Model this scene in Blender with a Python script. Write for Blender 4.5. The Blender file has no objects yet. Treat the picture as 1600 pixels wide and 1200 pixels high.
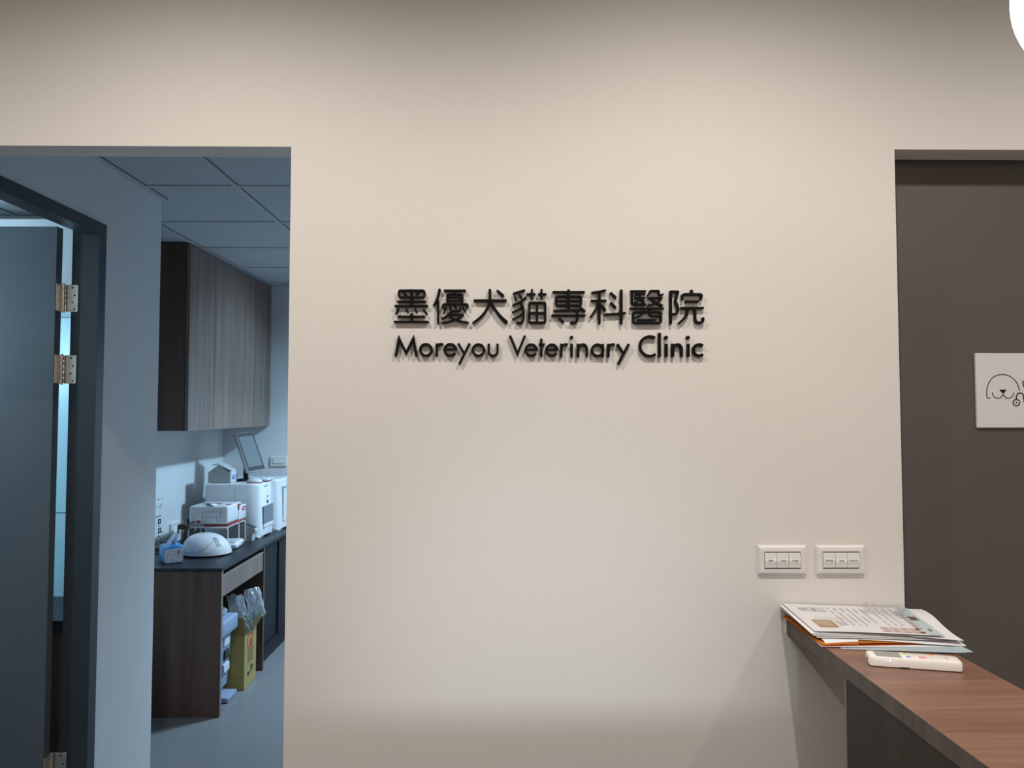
import bpy, bmesh, math, random
from mathutils import Vector, Matrix, noise
R = math.radians
SC = bpy.context.scene
COL = SC.collection

# ------------------------------------------------------------------ camera
PITCH, YAW, F, CAMZ = .045, .0125, 1200.0, 1.58
cam = bpy.data.cameras.new('camera')
cam.sensor_width = 36; cam.lens = F / 1600 * 36
cam.shift_x = 0; cam.shift_y = -12 / 1600
cam.clip_start = .02
cam_o = bpy.data.objects.new('camera', cam); COL.objects.link(cam_o)
cam_o.location = (0, 0, CAMZ); cam_o.rotation_euler = (math.pi / 2 + PITCH, 0, -YAW)
SC.camera = cam_o

# ------------------------------------------------------------------ view / world
vs = SC.view_settings
SC.display_settings.display_device = 'sRGB'
vs.view_transform = 'Standard'; vs.look = 'None'; vs.gamma = 1; vs.use_curve_mapping = False
vs.exposure = 0.0
w = bpy.data.worlds.new('world'); SC.world = w; w.use_nodes = True
w.node_tree.nodes['Background'].inputs[0].default_value = (.5, .55, .6, 1)
w.node_tree.nodes['Background'].inputs[1].default_value = .02


def spot(name, loc, target, power, col, size=.02, angle=140, blend=.6):
    l = bpy.data.lights.new(name, 'SPOT'); l.energy = power; l.color = col
    l.shadow_soft_size = size; l.spot_size = R(angle); l.spot_blend = blend
    o = bpy.data.objects.new(name, l); COL.objects.link(o); o.location = loc
    d = Vector(target) - Vector(loc)
    o.rotation_euler = d.to_track_quat('-Z', 'Y').to_euler()
    return o


def area(name, loc, sx, sy, power, col, rot=(0, 0, 0), spread=180):
    l = bpy.data.lights.new(name, 'AREA'); l.energy = power; l.color = col
    l.shape = 'RECTANGLE'; l.size = sx; l.size_y = sy; l.spread = R(spread)
    o = bpy.data.objects.new(name, l); COL.objects.link(o); o.location = loc; o.rotation_euler = rot
    return o


WARM = (1.0, .942, .868)
COOL = (.47, .74, 1.0)
# ceiling downlights in a row in front of the sign wall: a wide soft cone and a narrower core each
for x, pw, sz in ((-.72, 49, .016), (.5, 48, .016), (1.75, 46, .06), (-1.95, 24, .03)):
    spot('downlight', (x, 1.04, 2.885), (x, 1.04, 0), pw, WARM, sz, 163, .80)
    spot('downlight_core', (x, 1.04, 2.885), (x, 1.04, 0), pw * .50, WARM, sz, 84, 1)
# ceiling panels further back in the reception room
area('room_panel', (0, -1.6, 2.89), 1.2, 1.2, 30, (1.0, .95, .90))
area('room_panel', (1.2, -3.2, 2.89), 1.2, 1.2, 24, (1.0, .95, .90))
# added cool spot for the pale patch low on the sign wall, source unseen
spot('cool_patch_spot', (.10, -3.9, 1.98), (.10, 1.92, .93), 420, (.80, .89, 1.0), .22, 14, 1)
# lab ceiling panel and added spot, then unseen fill points in the treatment room
area('lab_panel', (-.25, 4.95, 2.49), .30, .30, 50, (.54, .76, 1.0), spread=125)
spot('lab_patch_spot', (-.25, 5.02, 2.46), (-2.05, 4.85, .95), 96, (.42, .74, 1.0), .035, 84, .8)  # added to lift the bright patch on the side wall, source unknown
tp = bpy.data.lights.new('treatment_fill', 'POINT'); tp.energy = 30; tp.color = (.50, .78, 1.0); tp.shadow_soft_size = .12
tpo = bpy.data.objects.new('treatment_fill', tp); COL.objects.link(tpo); tpo.location = (-2.75, 2.35, 1.95)  # unseen point light, set low so the ceiling brightens too
tp2 = bpy.data.lights.new('treatment_fill', 'POINT'); tp2.energy = 7; tp2.color = (.50, .78, 1.0); tp2.shadow_soft_size = .1
tpo = bpy.data.objects.new('treatment_fill', tp2); COL.objects.link(tpo); tpo.location = (-2.45, 3.08, 1.75)  # second point added to brighten the ceiling behind the door

# ------------------------------------------------------------------ projection helper (pixel of the photo -> point in the place)
FW = Vector((math.sin(YAW) * math.cos(PITCH), math.cos(YAW) * math.cos(PITCH), math.sin(PITCH)))
RT = Vector((math.cos(YAW), -math.sin(YAW), 0)); UP = RT.cross(FW)


def at(px, py, X=None, Y=None, Z=None):
    d = FW + RT * ((px - 800) / F) + UP * (-(py - 588) / F)
    t = X / d.x if X is not None else (Y / d.y if Y is not None else (Z - CAMZ) / d.z)
    return Vector((d.x * t, d.y * t, d.z * t + CAMZ))


# ------------------------------------------------------------------ materials
def mat(name, col, rough=.5, metal=0, spec=.5, var=0, vscale=8, bump=0, bscale=200, emit=None, es=0, coat=0, alpha=1, trans=0):
    m = bpy.data.materials.new(name); m.use_nodes = True
    nt = m.node_tree; b = nt.nodes['Principled BSDF']
    c = (*col, 1)
    b.inputs['Base Color'].default_value = c
    b.inputs['Roughness'].default_value = rough
    b.inputs['Metallic'].default_value = metal
    b.inputs['Specular IOR Level'].default_value = spec
    b.inputs['Coat Weight'].default_value = coat
    b.inputs['Alpha'].default_value = alpha
    b.inputs['Transmission Weight'].default_value = trans
    tc = nt.nodes.new('ShaderNodeTexCoord')
    if var:
        n = nt.nodes.new('ShaderNodeTexNoise'); n.inputs['Scale'].default_value = vscale; n.inputs['Detail'].default_value = 4
        nt.links.new(tc.outputs['Object'], n.inputs['Vector'])
        r = nt.nodes.new('ShaderNodeValToRGB')
        r.color_ramp.elements[0].position = .3; r.color_ramp.elements[1].position = .7
        r.color_ramp.elements[0].color = tuple(max(0, v * (1 - var)) for v in col) + (1,)
        r.color_ramp.elements[1].color = tuple(min(1, v * (1 + var)) for v in col) + (1,)
        nt.links.new(n.outputs['Fac'], r.inputs['Fac']); nt.links.new(r.outputs['Color'], b.inputs['Base Color'])
    if bump:
        n2 = nt.nodes.new('ShaderNodeTexNoise'); n2.inputs['Scale'].default_value = bscale
        nt.links.new(tc.outputs['Object'], n2.inputs['Vector'])
        bp = nt.nodes.new('ShaderNodeBump'); bp.inputs['Strength'].default_value = bump; bp.inputs['Distance'].default_value = .002
        nt.links.new(n2.outputs['Fac'], bp.inputs['Height']); nt.links.new(bp.outputs['Normal'], b.inputs['Normal'])
    if emit:
        b.inputs['Emission Color'].default_value = (*emit, 1); b.inputs['Emission Strength'].default_value = es
    return m


def wood(name, dark, light, axis='Z', rough=.45, scale=1.0):
    """streaky walnut veneer, grain along an axis"""
    m = bpy.data.materials.new(name); m.use_nodes = True
    nt = m.node_tree; b = nt.nodes['Principled BSDF']; L = nt.links
    tc = nt.nodes.new('ShaderNodeTexCoord')
    mp = nt.nodes.new('ShaderNodeMapping')
    s = {'X': (.9, 22, 22), 'Y': (22, .9, 22), 'Z': (22, 22, .9)}[axis]
    mp.inputs['Scale'].default_value = tuple(v * scale for v in s)
    L.new(tc.outputs['Object'], mp.inputs['Vector'])
    n = nt.nodes.new('ShaderNodeTexNoise'); n.inputs['Scale'].default_value = 1.0; n.inputs['Detail'].default_value = 6
    n.inputs['Roughness'].default_value = .62; n.inputs['Distortion'].default_value = .6
    L.new(mp.outputs['Vector'], n.inputs['Vector'])
    mp2 = nt.nodes.new('ShaderNodeMapping')
    s2 = {'X': (3, 160, 160), 'Y': (160, 3, 160), 'Z': (160, 160, 3)}[axis]
    mp2.inputs['Scale'].default_value = s2
    L.new(tc.outputs['Object'], mp2.inputs['Vector'])
    n2 = nt.nodes.new('ShaderNodeTexNoise'); n2.inputs['Scale'].default_value = 1.0; n2.inputs['Detail'].default_value = 3
    L.new(mp2.outputs['Vector'], n2.inputs['Vector'])
    mx = nt.nodes.new('ShaderNodeMath'); mx.operation = 'MULTIPLY_ADD'; mx.inputs[1].default_value = .30
    L.new(n2.outputs['Fac'], mx.inputs[0]); 
    sb = nt.nodes.new('ShaderNodeMath'); sb.operation = 'MULTIPLY'; sb.inputs[1].default_value = .75
    L.new(n.outputs['Fac'], sb.inputs[0]); L.new(sb.outputs[0], mx.inputs[2])
    r = nt.nodes.new('ShaderNodeValToRGB')
    r.color_ramp.elements[0].position = .38; r.color_ramp.elements[1].position = .66
    r.color_ramp.elements[0].color = (*dark, 1); r.color_ramp.elements[1].color = (*light, 1)
    L.new(mx.outputs[0], r.inputs['Fac']); L.new(r.outputs['Color'], b.inputs['Base Color'])
    b.inputs['Roughness'].default_value = rough
    return m


def S(r, g, b):  # sRGB 0-255 -> linear
    f = lambda v: (v / 255 / 12.92) if v / 255 <= .04045 else ((v / 255 + .055) / 1.055) ** 2.4
    return (f(r), f(g), f(b))


M = {}
M['wall'] = mat('warm_white_paint', (.72, .68, .64), .75, bump=.15, bscale=350, spec=.25)
M['labwall'] = mat('white_paint', (.68, .69, .69), .7, bump=.1, bscale=300, spec=.25)
M['ceil'] = mat('ceiling_paint', (.8, .78, .75), .8)
M['jamb'] = mat('charcoal_steel_frame', (.030, .034, .040), .42)
M['doorleaf'] = mat('charcoal_door_laminate', (.075, .085, .098), .42, var=.05, vscale=3)
M['slide'] = mat('warm_grey_laminate', (.098, .082, .073), .5, var=.06, vscale=2)
M['black'] = mat('satin_black_acrylic', (.004, .0035, .003), .6, spec=.12)
M['ink'] = mat('black_ink', (.012, .012, .013), .6, spec=.2)
M['nickel'] = mat('brushed_nickel', (.66, .60, .52), .33, 1, var=.12, vscale=60)
M['screw'] = mat('dark_screw', (.08, .075, .07), .4, .8)
M['plate'] = mat('ivory_plastic', (.74, .71, .68), .28, coat=.3)
M['gapblack'] = mat('shadow_gap_plastic', (.02, .017, .015), .6)
M['sticker'] = mat('white_label_tape', (.86, .83, .80), .5)
M['worktop'] = mat('black_stone_worktop', (.016, .019, .024), .42, spec=.3, var=.25, vscale=120)
M['walnut'] = wood('walnut_veneer_vertical', (.060, .033, .023), (.115, .066, .046), 'Z')
M['walnut_l'] = wood('walnut_veneer_doors', (.125, .084, .066), (.235, .168, .138), 'Z', .36)
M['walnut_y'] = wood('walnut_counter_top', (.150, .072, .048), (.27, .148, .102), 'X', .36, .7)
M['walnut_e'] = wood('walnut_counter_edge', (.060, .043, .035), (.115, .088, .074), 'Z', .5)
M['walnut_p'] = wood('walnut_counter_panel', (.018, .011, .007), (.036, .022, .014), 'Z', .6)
M['edgeband'] = mat('light_edge_banding', (.22, .18, .16), .5)
M['globe'] = mat('opal_glass_globe', (.9, .9, .9), .3, emit=(1.0, .95, .9), es=2.2)
M['brass'] = mat('dark_metal_cord', (.05, .045, .04), .4, .5)
M['paper'] = mat('white_paper', (.66, .64, .64), .6, spec=.3)
M['paper_w'] = mat('bright_white_paper', (.76, .75, .76), .55, spec=.3)
M['paper_b'] = mat('grey_blue_paper', (.38, .46, .50), .55)
M['paper_g'] = mat('grey_paper', (.5, .5, .51), .55)
M['orange'] = mat('orange_envelope', (.78, .28, .035), .5, var=.06, vscale=30)
M['print_brown'] = mat('brown_print', (.36, .24, .12), .55, var=.12, vscale=60)
M['print_text'] = mat('grey_print', (.30, .29, .30), .6)
M['print_lines'] = mat('pale_grey_print', (.46, .45, .46), .6)
M['print_pink'] = mat('pink_brown_print', (.50, .34, .32), .6, var=.2, vscale=200)
M['print_blue'] = mat('grey_blue_print', (.46, .54, .56), .6)
M['print_dark'] = mat('dark_brown_print', (.14, .07, .06), .6)
M['white_pl'] = mat('white_plastic', (.62, .63, .64), .3, coat=.2)
M['cream_pl'] = mat('cream_plastic', (.84, .79, .74), .3, coat=.3)
M['grey_pl'] = mat('light_grey_plastic', (.40, .41, .41), .4)
M['dgrey_pl'] = mat('dark_grey_plastic', (.035, .037, .04), .5, spec=.2)
M['lcd'] = mat('grey_lcd', (.30, .31, .28), .45, spec=.2)
M['red_pl'] = mat('dark_red_plastic', (.30, .02, .03), .4)
M['redlabel'] = mat('red_label', (.45, .03, .03), .5)
M['screen'] = mat('grey_touch_screen', (.15, .165, .17), .5, spec=.15)
M['glassblack'] = mat('smoked_glass', (.005, .007, .010), .35, spec=.12)
M['dkframe'] = mat('dark_cabinet_frame', (.018, .018, .020), .55, spec=.15)
M['green'] = mat('green_button', (.28, .62, .08), .4)
M['blue'] = mat('blue_button', (.10, .32, .66), .4)
M['pink'] = mat('pink_button', (.85, .30, .34), .4)
M['orangeb'] = mat('orange_button', (.90, .30, .06), .4)
M['tissue_b'] = mat('blue_tissue_wrapper', (.05, .25, .52), .3, var=.5, vscale=30)
M['tissue_w'] = mat('silver_wrapper_end', (.50, .50, .52), .35, var=.25, vscale=150)
M['tissue'] = mat('white_tissue', (.72, .80, .92), .8)
M['bin'] = mat('blue_grey_bin_plastic', (.26, .33, .47), .4)
M['bin2'] = mat('pale_blue_label', (.62, .68, .76), .5)
M['carton'] = mat('yellow_brown_cardboard', (.36, .285, .085), .75, var=.08, vscale=20)
M['carton_in'] = mat('cardboard_inside', (.40, .36, .16), .75)
M['sample'] = mat('mid_grey_line', (.25, .27, .28), .5)
M['skirt'] = mat('metal_plinth_strip', (.45, .47, .5), .35, .6)
M['seam'] = mat('dark_seam', (.03, .035, .04), .6)
M['tshade'] = mat('ceiling_painted_shadow', (.10, .12, .13), .8)  # grey standing in for shade along the bars and wall angle
M['bright_panel'] = mat('pale_blue_splash_panel', (.42, .66, .74), .3)
M['tbar'] = mat('ceiling_t_bar', (.50, .53, .55), .5)


def plastic_bag():
    m = bpy.data.materials.new('clear_plastic_film'); m.use_nodes = True
    nt = m.node_tree; nt.nodes.clear()
    out = nt.nodes.new('ShaderNodeOutputMaterial')
    tr = nt.nodes.new('ShaderNodeBsdfTransparent')
    g = nt.nodes.new('ShaderNodeBsdfGlossy'); g.inputs['Roughness'].default_value = .18
    d = nt.nodes.new('ShaderNodeBsdfTranslucent'); d.inputs[0].default_value = (.75, .82, .86, 1)
    df = nt.nodes.new('ShaderNodeBsdfDiffuse'); df.inputs[0].default_value = (.75, .82, .86, 1)
    a = nt.nodes.new('ShaderNodeMixShader'); a.inputs[0].default_value = .5
    nt.links.new(d.outputs[0], a.inputs[1]); nt.links.new(df.outputs[0], a.inputs[2])
    a2 = nt.nodes.new('ShaderNodeMixShader'); a2.inputs[0].default_value = .3
    nt.links.new(a.outputs[0], a2.inputs[1]); nt.links.new(g.outputs[0], a2.inputs[2])
    mx = nt.nodes.new('ShaderNodeMixShader'); mx.inputs[0].default_value = .5
    nt.links.new(tr.outputs[0], mx.inputs[1]); nt.links.new(a2.outputs[0], mx.inputs[2])
    nt.links.new(mx.outputs[0], out.inputs[0])
    return m


M['bag'] = plastic_bag()


def sleeve_mat():
    m = bpy.data.materials.new('clear_plastic_sleeve'); m.use_nodes = True
    nt = m.node_tree; nt.nodes.clear()
    out = nt.nodes.new('ShaderNodeOutputMaterial')
    tr = nt.nodes.new('ShaderNodeBsdfTransparent')
    g = nt.nodes.new('ShaderNodeBsdfGlossy'); g.inputs['Roughness'].default_value = .12
    mx = nt.nodes.new('ShaderNodeMixShader'); mx.inputs[0].default_value = .22
    nt.links.new(tr.outputs[0], mx.inputs[1]); nt.links.new(g.outputs[0], mx.inputs[2])
    nt.links.new(mx.outputs[0], out.inputs[0])
    return m


M['sleeve'] = sleeve_mat()


def floor_mat():
    m = bpy.data.materials.new('speckled_grey_vinyl'); m.use_nodes = True
    nt = m.node_tree; b = nt.nodes['Principled BSDF']
    tc = nt.nodes.new('ShaderNodeTexCoord')
    n = nt.nodes.new('ShaderNodeTexNoise'); n.inputs['Scale'].default_value = 6; n.inputs['Detail'].default_value = 5
    n2 = nt.nodes.new('ShaderNodeTexNoise'); n2.inputs['Scale'].default_value = 260
    nt.links.new(tc.outputs['Object'], n.inputs['Vector']); nt.links.new(tc.outputs['Object'], n2.inputs['Vector'])
    mx = nt.nodes.new('ShaderNodeMath'); mx.operation = 'MULTIPLY_ADD'; mx.inputs[1].default_value = .35
    sc_ = nt.nodes.new('ShaderNodeMath'); sc_.operation = 'ADD'; sc_.inputs[1].default_value = .32; nt.links.new(n2.outputs['Fac'], sc_.inputs[0]); nt.links.new(sc_.outputs[0], mx.inputs[2])
    nt.links.new(n.outputs['Fac'], mx.inputs[0])
    r = nt.nodes.new('ShaderNodeValToRGB')
    r.color_ramp.elements[0].position = .75; r.color_ramp.elements[1].position = 1.2
    r.color_ramp.elements[0].color = (.13, .135, .142, 1); r.color_ramp.elements[1].color = (.19, .195, .20, 1)
    nt.links.new(mx.outputs[0], r.inputs['Fac']); nt.links.new(r.outputs['Color'], b.inputs['Base Color'])
    b.inputs['Roughness'].default_value = .38
    return m


M['floor'] = floor_mat()


def tile_mat():
    """lay-in ceiling: 600 mm tiles, thin painted shadow line and T-bar"""
    m = mat('lay_in_ceiling_tile', (.50, .52, .54), .8, var=.02, vscale=3)
    return m


M['tile'] = tile_mat()


# ------------------------------------------------------------------ mesh helpers
def link(name, me, mtl, parent=None):
    o = bpy.data.objects.new(name, me); COL.objects.link(o)
    if mtl is not None:
        for x in (mtl if isinstance(mtl, (list, tuple)) else [mtl]): me.materials.append(x)
    if parent is not None: o.parent = parent
    return o


def mk(name, bm, mtl, parent=None, world=False, smooth=False, origin=None):
    """link a bmesh. top-level: origin moves to base centre. world=True with a parent: coordinates are world ones"""
    bmesh.ops.recalc_face_normals(bm, faces=bm.faces[:])
    loc = Vector((0, 0, 0))
    if parent is None:
        xs = [v.co for v in bm.verts]
        lo = Vector([min(c[i] for c in xs) for i in range(3)]); hi = Vector([max(c[i] for c in xs) for i in range(3)])
        loc = Vector(((lo.x + hi.x) / 2, (lo.y + hi.y) / 2, lo.z)) if origin is None else Vector(origin)
        bmesh.ops.translate(bm, vec=-loc, verts=bm.verts[:])
    elif world:
        root = parent; off = Vector((0, 0, 0))
        while root is not None: off += root.location; root = root.parent
        bmesh.ops.translate(bm, vec=-off, verts=bm.verts[:])
    me = bpy.data.meshes.new(name); bm.to_mesh(me); bm.free()
    if smooth:
        for p in me.polygons: p.use_smooth = True
        try: me.set_sharp_from_angle(angle=R(38))
        except Exception: pass
    o = link(name, me, mtl, parent)
    if parent is None: o.location = loc
    return o


def tag(o, label, cat, group=None, kind=None):
    o['label'] = label
    if cat: o['category'] = cat
    if group: o['group'] = group
    if kind: o['kind'] = kind
    return o


def thing(name, label, cat, loc, rz=0, group=None):
    o = bpy.data.objects.new(name, None); COL.objects.link(o); o.empty_display_size = .05
    o.location = loc; o.rotation_euler = (0, 0, rz)
    return tag(o, label, cat, group)


def struct(name, bm, m, parent=None, label=None):
    o = mk(name, bm, m, parent, world=parent is not None)
    if parent is None: o['kind'] = 'structure'
    return o


def nb(): return bmesh.new()


def box(bm, x0, x1, y0, y1, z0, z1, bev=0, seg=2, mi=0):
    vs_ = [bm.verts.new((x, y, z)) for x in (x0, x1) for y in (y0, y1) for z in (z0, z1)]
    idx = [(0, 1, 3, 2), (4, 6, 7, 5), (0, 4, 5, 1), (2, 3, 7, 6), (0, 2, 6, 4), (1, 5, 7, 3)]
    fs = [bm.faces.new([vs_[i] for i in f]) for f in idx]
    for f in fs: f.material_index = mi
    if bev:
        es = list({e for f in fs for e in f.edges})
        r = bmesh.ops.bevel(bm, geom=es, offset=bev, segments=seg, profile=.5, affect='EDGES')
        for f in r['faces']: f.material_index = mi
    return vs_


def B(x0, x1, y0, y1, z0, z1, bev=0, seg=2):
    bm = nb(); box(bm, x0, x1, y0, y1, z0, z1, bev, seg); return bm


def prism(bm, pts2, f3, d0, d1, mi=0):
    """extrude the 2-D polygon pts2 between depths d0 and d1; f3(u,v,d)->xyz"""
    a = [bm.verts.new(f3(u, v, d0)) for u, v in pts2]; b = [bm.verts.new(f3(u, v, d1)) for u, v in pts2]
    n = len(a)
    fs = [bm.faces.new(a), bm.faces.new(b[::-1])]
    for i in range(n): fs.append(bm.faces.new((a[i], a[(i + 1) % n], b[(i + 1) % n], b[i])))
    for f in fs: f.material_index = mi
    return fs


def cyl(bm, p0, p1, r0, r1=None, n=16, caps=True, mi=0):
    r1 = r0 if r1 is None else r1
    p0, p1 = Vector(p0), Vector(p1); ax = (p1 - p0).normalized()
    t = Vector((0, 0, 1)) if abs(ax.z) < .9 else Vector((1, 0, 0))
    u = ax.cross(t).normalized(); v = ax.cross(u)
    A = [bm.verts.new(p0 + (u * math.cos(2 * math.pi * i / n) + v * math.sin(2 * math.pi * i / n)) * r0) for i in range(n)]
    Bv = [bm.verts.new(p1 + (u * math.cos(2 * math.pi * i / n) + v * math.sin(2 * math.pi * i / n)) * r1) for i in range(n)]
    for i in range(n): bm.faces.new((A[i], A[(i + 1) % n], Bv[(i + 1) % n], Bv[i])).material_index = mi
    if caps:
        bm.faces.new(A[::-1]).material_index = mi; bm.faces.new(Bv).material_index = mi


def tube(bm, pts, r, n=8):
    pts = [Vector(p) for p in pts]
    rings = []
    for i, p in enumerate(pts):
        d = (pts[min(i + 1, len(pts) - 1)] - pts[max(i - 1, 0)]).normalized()
        t = Vector((0, 0, 1)) if abs(d.z) < .95 else Vector((1, 0, 0))
        u = d.cross(t).normalized(); v = d.cross(u)
        rings.append([bm.verts.new(p + (u * math.cos(2 * math.pi * k / n) + v * math.sin(2 * math.pi * k / n)) * r) for k in range(n)])
    for a, b in zip(rings, rings[1:]):
        for k in range(n): bm.faces.new((a[k], a[(k + 1) % n], b[(k + 1) % n], b[k]))
    bm.faces.new(rings[0][::-1]); bm.faces.new(rings[-1])


def catmull(P, n=8):
    P = [Vector(p) for p in P]; out = []
    for i in range(len(P) - 1):
        a, b, c, d = P[max(i - 1, 0)], P[i], P[i + 1], P[min(i + 2, len(P) - 1)]
        for k in range(n):
            t = k / n
            out.append(.5 * ((2 * b) + (c - a) * t + (2 * a - 5 * b + 4 * c - d) * t * t + (3 * b - a - 3 * c + d) * t ** 3))
    out.append(P[-1]); return out


def round_poly(P, r, closed, n=5):
    P = [Vector(p) for p in P]; out = []
    N = len(P)
    for i in range(N):
        if not closed and i in (0, N - 1): out.append(P[i]); continue
        a, b, c = P[i - 1], P[i], P[(i + 1) % N]
        d1, d2 = a - b, c - b
        rr = min(r, d1.length * .48, d2.length * .48)
        s, e = b + d1.normalized() * rr, b + d2.normalized() * rr
        for k in range(n + 1):
            t = k / n; out.append(s * (1 - t) ** 2 + b * 2 * t * (1 - t) + e * t * t)
    return out


def stroke(bm, pts, w, f3, d0, d1, closed=False, cap='round', mitre=2.0, rnd=0, mi=0, w2=None):
    """a ribbon of width w along a 2-D polyline, extruded from depth d0 to d1"""
    P = [Vector((p[0], p[1])) for p in pts]
    if rnd: P = round_poly(P, rnd, closed)
    Q = [P[0]]
    for p in P[1:]:
        if (p - Q[-1]).length > 1e-6: Q.append(p)
    if closed and (Q[0] - Q[-1]).length < 1e-6: Q.pop()
    P = Q; N = len(P); Lf = []; Rt = []
    for i in range(N):
        hw = w / 2 if w2 is None else (w + (w2 - w) * i / max(1, N - 1)) / 2
        if closed: a, c = P[i - 1], P[(i + 1) % N]
        else: a, c = P[max(i - 1, 0)], P[min(i + 1, N - 1)]
        t1 = (P[i] - a); t2 = (c - P[i])
        if t1.length < 1e-9: t1 = t2
        if t2.length < 1e-9: t2 = t1
        t1 = t1.normalized(); t2 = t2.normalized()
        n1 = Vector((-t1.y, t1.x)); n2 = Vector((-t2.y, t2.x)); m = n1 + n2
        if m.length < 1e-6: m = n1.copy()
        m.normalize(); k = min(mitre, 1 / max(.05, m.dot(n1)))
        Lf.append(P[i] + m * hw * k); Rt.append(P[i] - m * hw * k)
    segs = []
    rng = range(N) if closed else range(N - 1)
    FA = [bm.verts.new(f3(p.x, p.y, d0)) for p in Lf]; FB = [bm.verts.new(f3(p.x, p.y, d0)) for p in Rt]
    BA = [bm.verts.new(f3(p.x, p.y, d1)) for p in Lf]; BB = [bm.verts.new(f3(p.x, p.y, d1)) for p in Rt]
    for i in rng:
        j = (i + 1) % N
        for q in ((FA[i], FA[j], FB[j], FB[i]), (BA[i], BB[i], BB[j], BA[j]), (FA[i], BA[i], BA[j], FA[j]), (FB[i], FB[j], BB[j], BB[i])):
            try: bm.faces.new(q).material_index = mi
            except ValueError: pass
    if not closed:
        for e in (0, N - 1):
            if cap == 'round':
                hw = (w if (w2 is None or e == 0) else w2) / 2
                t = (P[0] - P[1]) if e == 0 else (P[-1] - P[-2]); a0 = math.atan2(t.y, t.x)
                poly = [(P[e].x + math.cos(a0 + math.pi * (k / 8 - .5)) * hw, P[e].y + math.sin(a0 + math.pi * (k / 8 - .5)) * hw) for k in range(9)]
                prism(bm, poly, f3, d0, d1, mi)
            else:
                bm.faces.new((FA[e], BA[e], BB[e], FB[e])).material_index = mi


def arc(cx, cy, r, a0, a1, n=28):
    """angles in degrees, counter-clockwise on screen, y runs down"""
    return [(cx + r * math.cos(R(a0 + (a1 - a0) * i / n)), cy - r * math.sin(R(a0 + (a1 - a0) * i / n))) for i in range(n + 1)]


def text_into(bm, s, size, f3, d0, d1, spacing=1.0, mi=0):
    """centred text turned into mesh; f3(u,v,d)"""
    cu = bpy.data.curves.new('t', 'FONT'); cu.body = s; cu.size = size; cu.align_x = 'CENTER'; cu.align_y = 'CENTER'
    cu.space_character = spacing; cu.resolution_u = 3
    o = bpy.data.objects.new('t', cu); COL.objects.link(o)
    bpy.context.view_layer.update()
    dg = bpy.context.evaluated_depsgraph_get()
    me = bpy.data.meshes.new_from_object(o.evaluated_get(dg))
    bpy.data.objects.remove(o); bpy.data.curves.remove(cu)
    vv = [bm.verts.new(f3(v.co.x, v.co.y, d0)) for v in me.vertices]
    for p in me.polygons:
        try: bm.faces.new([vv[i] for i in p.vertices]).material_index = mi
        except ValueError: pass
    bpy.data.meshes.remove(me)


# ================================================================== THE SETTING
WY = 1.92        # front of the sign wall
WB = 2.00        # back of the sign wall
OX0, OX1 = -.534, 1.0   # the stretch of sign wall between the two openings
OH = 2.247       # height of both openings
LX = -1.49       # corridor wall with the door
HC = 2.504       # lab ceiling
HM = 2.90        # reception ceiling
SX = -2.05       # lab side wall
FY = 5.68        # lab far wall

bm = nb()
box(bm, OX0, OX1, WY, WB, 0, OH)
box(bm, -3.2, 2.6, WY, WB, OH, HM)
box(bm, -3.2, LX, WY, WB, 0, OH)
box(bm, 2.15, 2.6, WY, WB, 0, OH)
bmesh.ops.remove_doubles(bm, verts=bm.verts[:], dist=1e-5)
struct('wall_front', bm, M['wall'])
struct('wall_left', B(-3.3, -3.2, -4.2, 3.76, 0, HM), M['wall'])
struct('wall_right', B(2.6, 2.7, -4.2, 2.3, 0, HM), M['wall'])
struct('wall_back', B(-3.3, 2.7, -4.3, -4.2, 0, HM), M['wall'])
struct('floor', B(-3.3, 2.7, -4.3, 5.8, -.1, 0), M['floor'])
struct('ceiling', B(-3.3, 2.7, -4.3, WY, HM, HM + .1), M['ceil'])
# room beyond the right opening, closed off by the sliding panel
struct('wall_right_recess', B(.98, 2.7, 2.2, 2.3, 0, HM), M['wall'])
struct('wall_lab_right', B(.86, .96, WB, FY + .1, 0, HC), M['labwall'])
# corridor wall with the door opening
bm = nb()
DY0, DY1, DH = 2.02, 2.865, 2.274
box(bm, LX - .10, LX, DY1 - .015, 3.34, 0, HC)
box(bm, LX - .10, LX, WB, DY0 + .015, 0, HC)
box(bm, LX - .10, LX, DY0 + .015, DY1 - .015, DH - .015, HC)
struct('wall_corridor', bm, M['labwall'])
bm = nb()
box(bm, -1.80, LX - .10, 3.24, 3.34, 0, HC)
box(bm, -1.80, -1.70, 3.34, 3.76, 0, HC)
struct('wall_return', bm, M['labwall'])
struct('wall_treatment_back', B(-3.2, -1.80, 3.66, 3.76, 0, HC), M['labwall'])
struct('wall_lab_side', B(SX - .1, SX, 3.76, FY, 0, HC), M['labwall'])
struct('wall_lab_far', B(SX - .1, .86, FY, FY + .1, 0, HC), M['labwall'])

# lay-in ceiling over lab, corridor and treatment room: tiles with real T-bars between them
bm = nb(); box(bm, -3.2, .96, WB, FY + .1, HC + .004, HC + .06)
c = struct('ceiling_lab', bm, M['tile'])
bm = nb()
ys = [2.545 + .6025 * k for k in range(0, 6)]; xs = [-2.91, -2.31, -1.71, -1.10, -.49, .12, .72]
for y in ys: box(bm, -3.2, .86, y - .012, y + .012, HC - .001, HC + .004)
for x in xs: box(bm, x - .012, x + .012, WB, FY, HC - .002, HC + .004)
mk('t_bar_grid', bm, M['tbar'], c, world=True)
bm = nb()  # grey strips imitate the shade beside each T-bar
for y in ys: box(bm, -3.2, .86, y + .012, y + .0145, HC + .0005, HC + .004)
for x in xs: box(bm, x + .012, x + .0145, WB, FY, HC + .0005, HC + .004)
mk('painted_shadow_line', bm, M['tshade'], c, world=True)
bm = nb()
box(bm, LX, LX + .025, WB, 3.34, HC - .003, HC + .004)
box(bm, SX, SX + .025, 3.34, FY, HC - .003, HC + .004)
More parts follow.
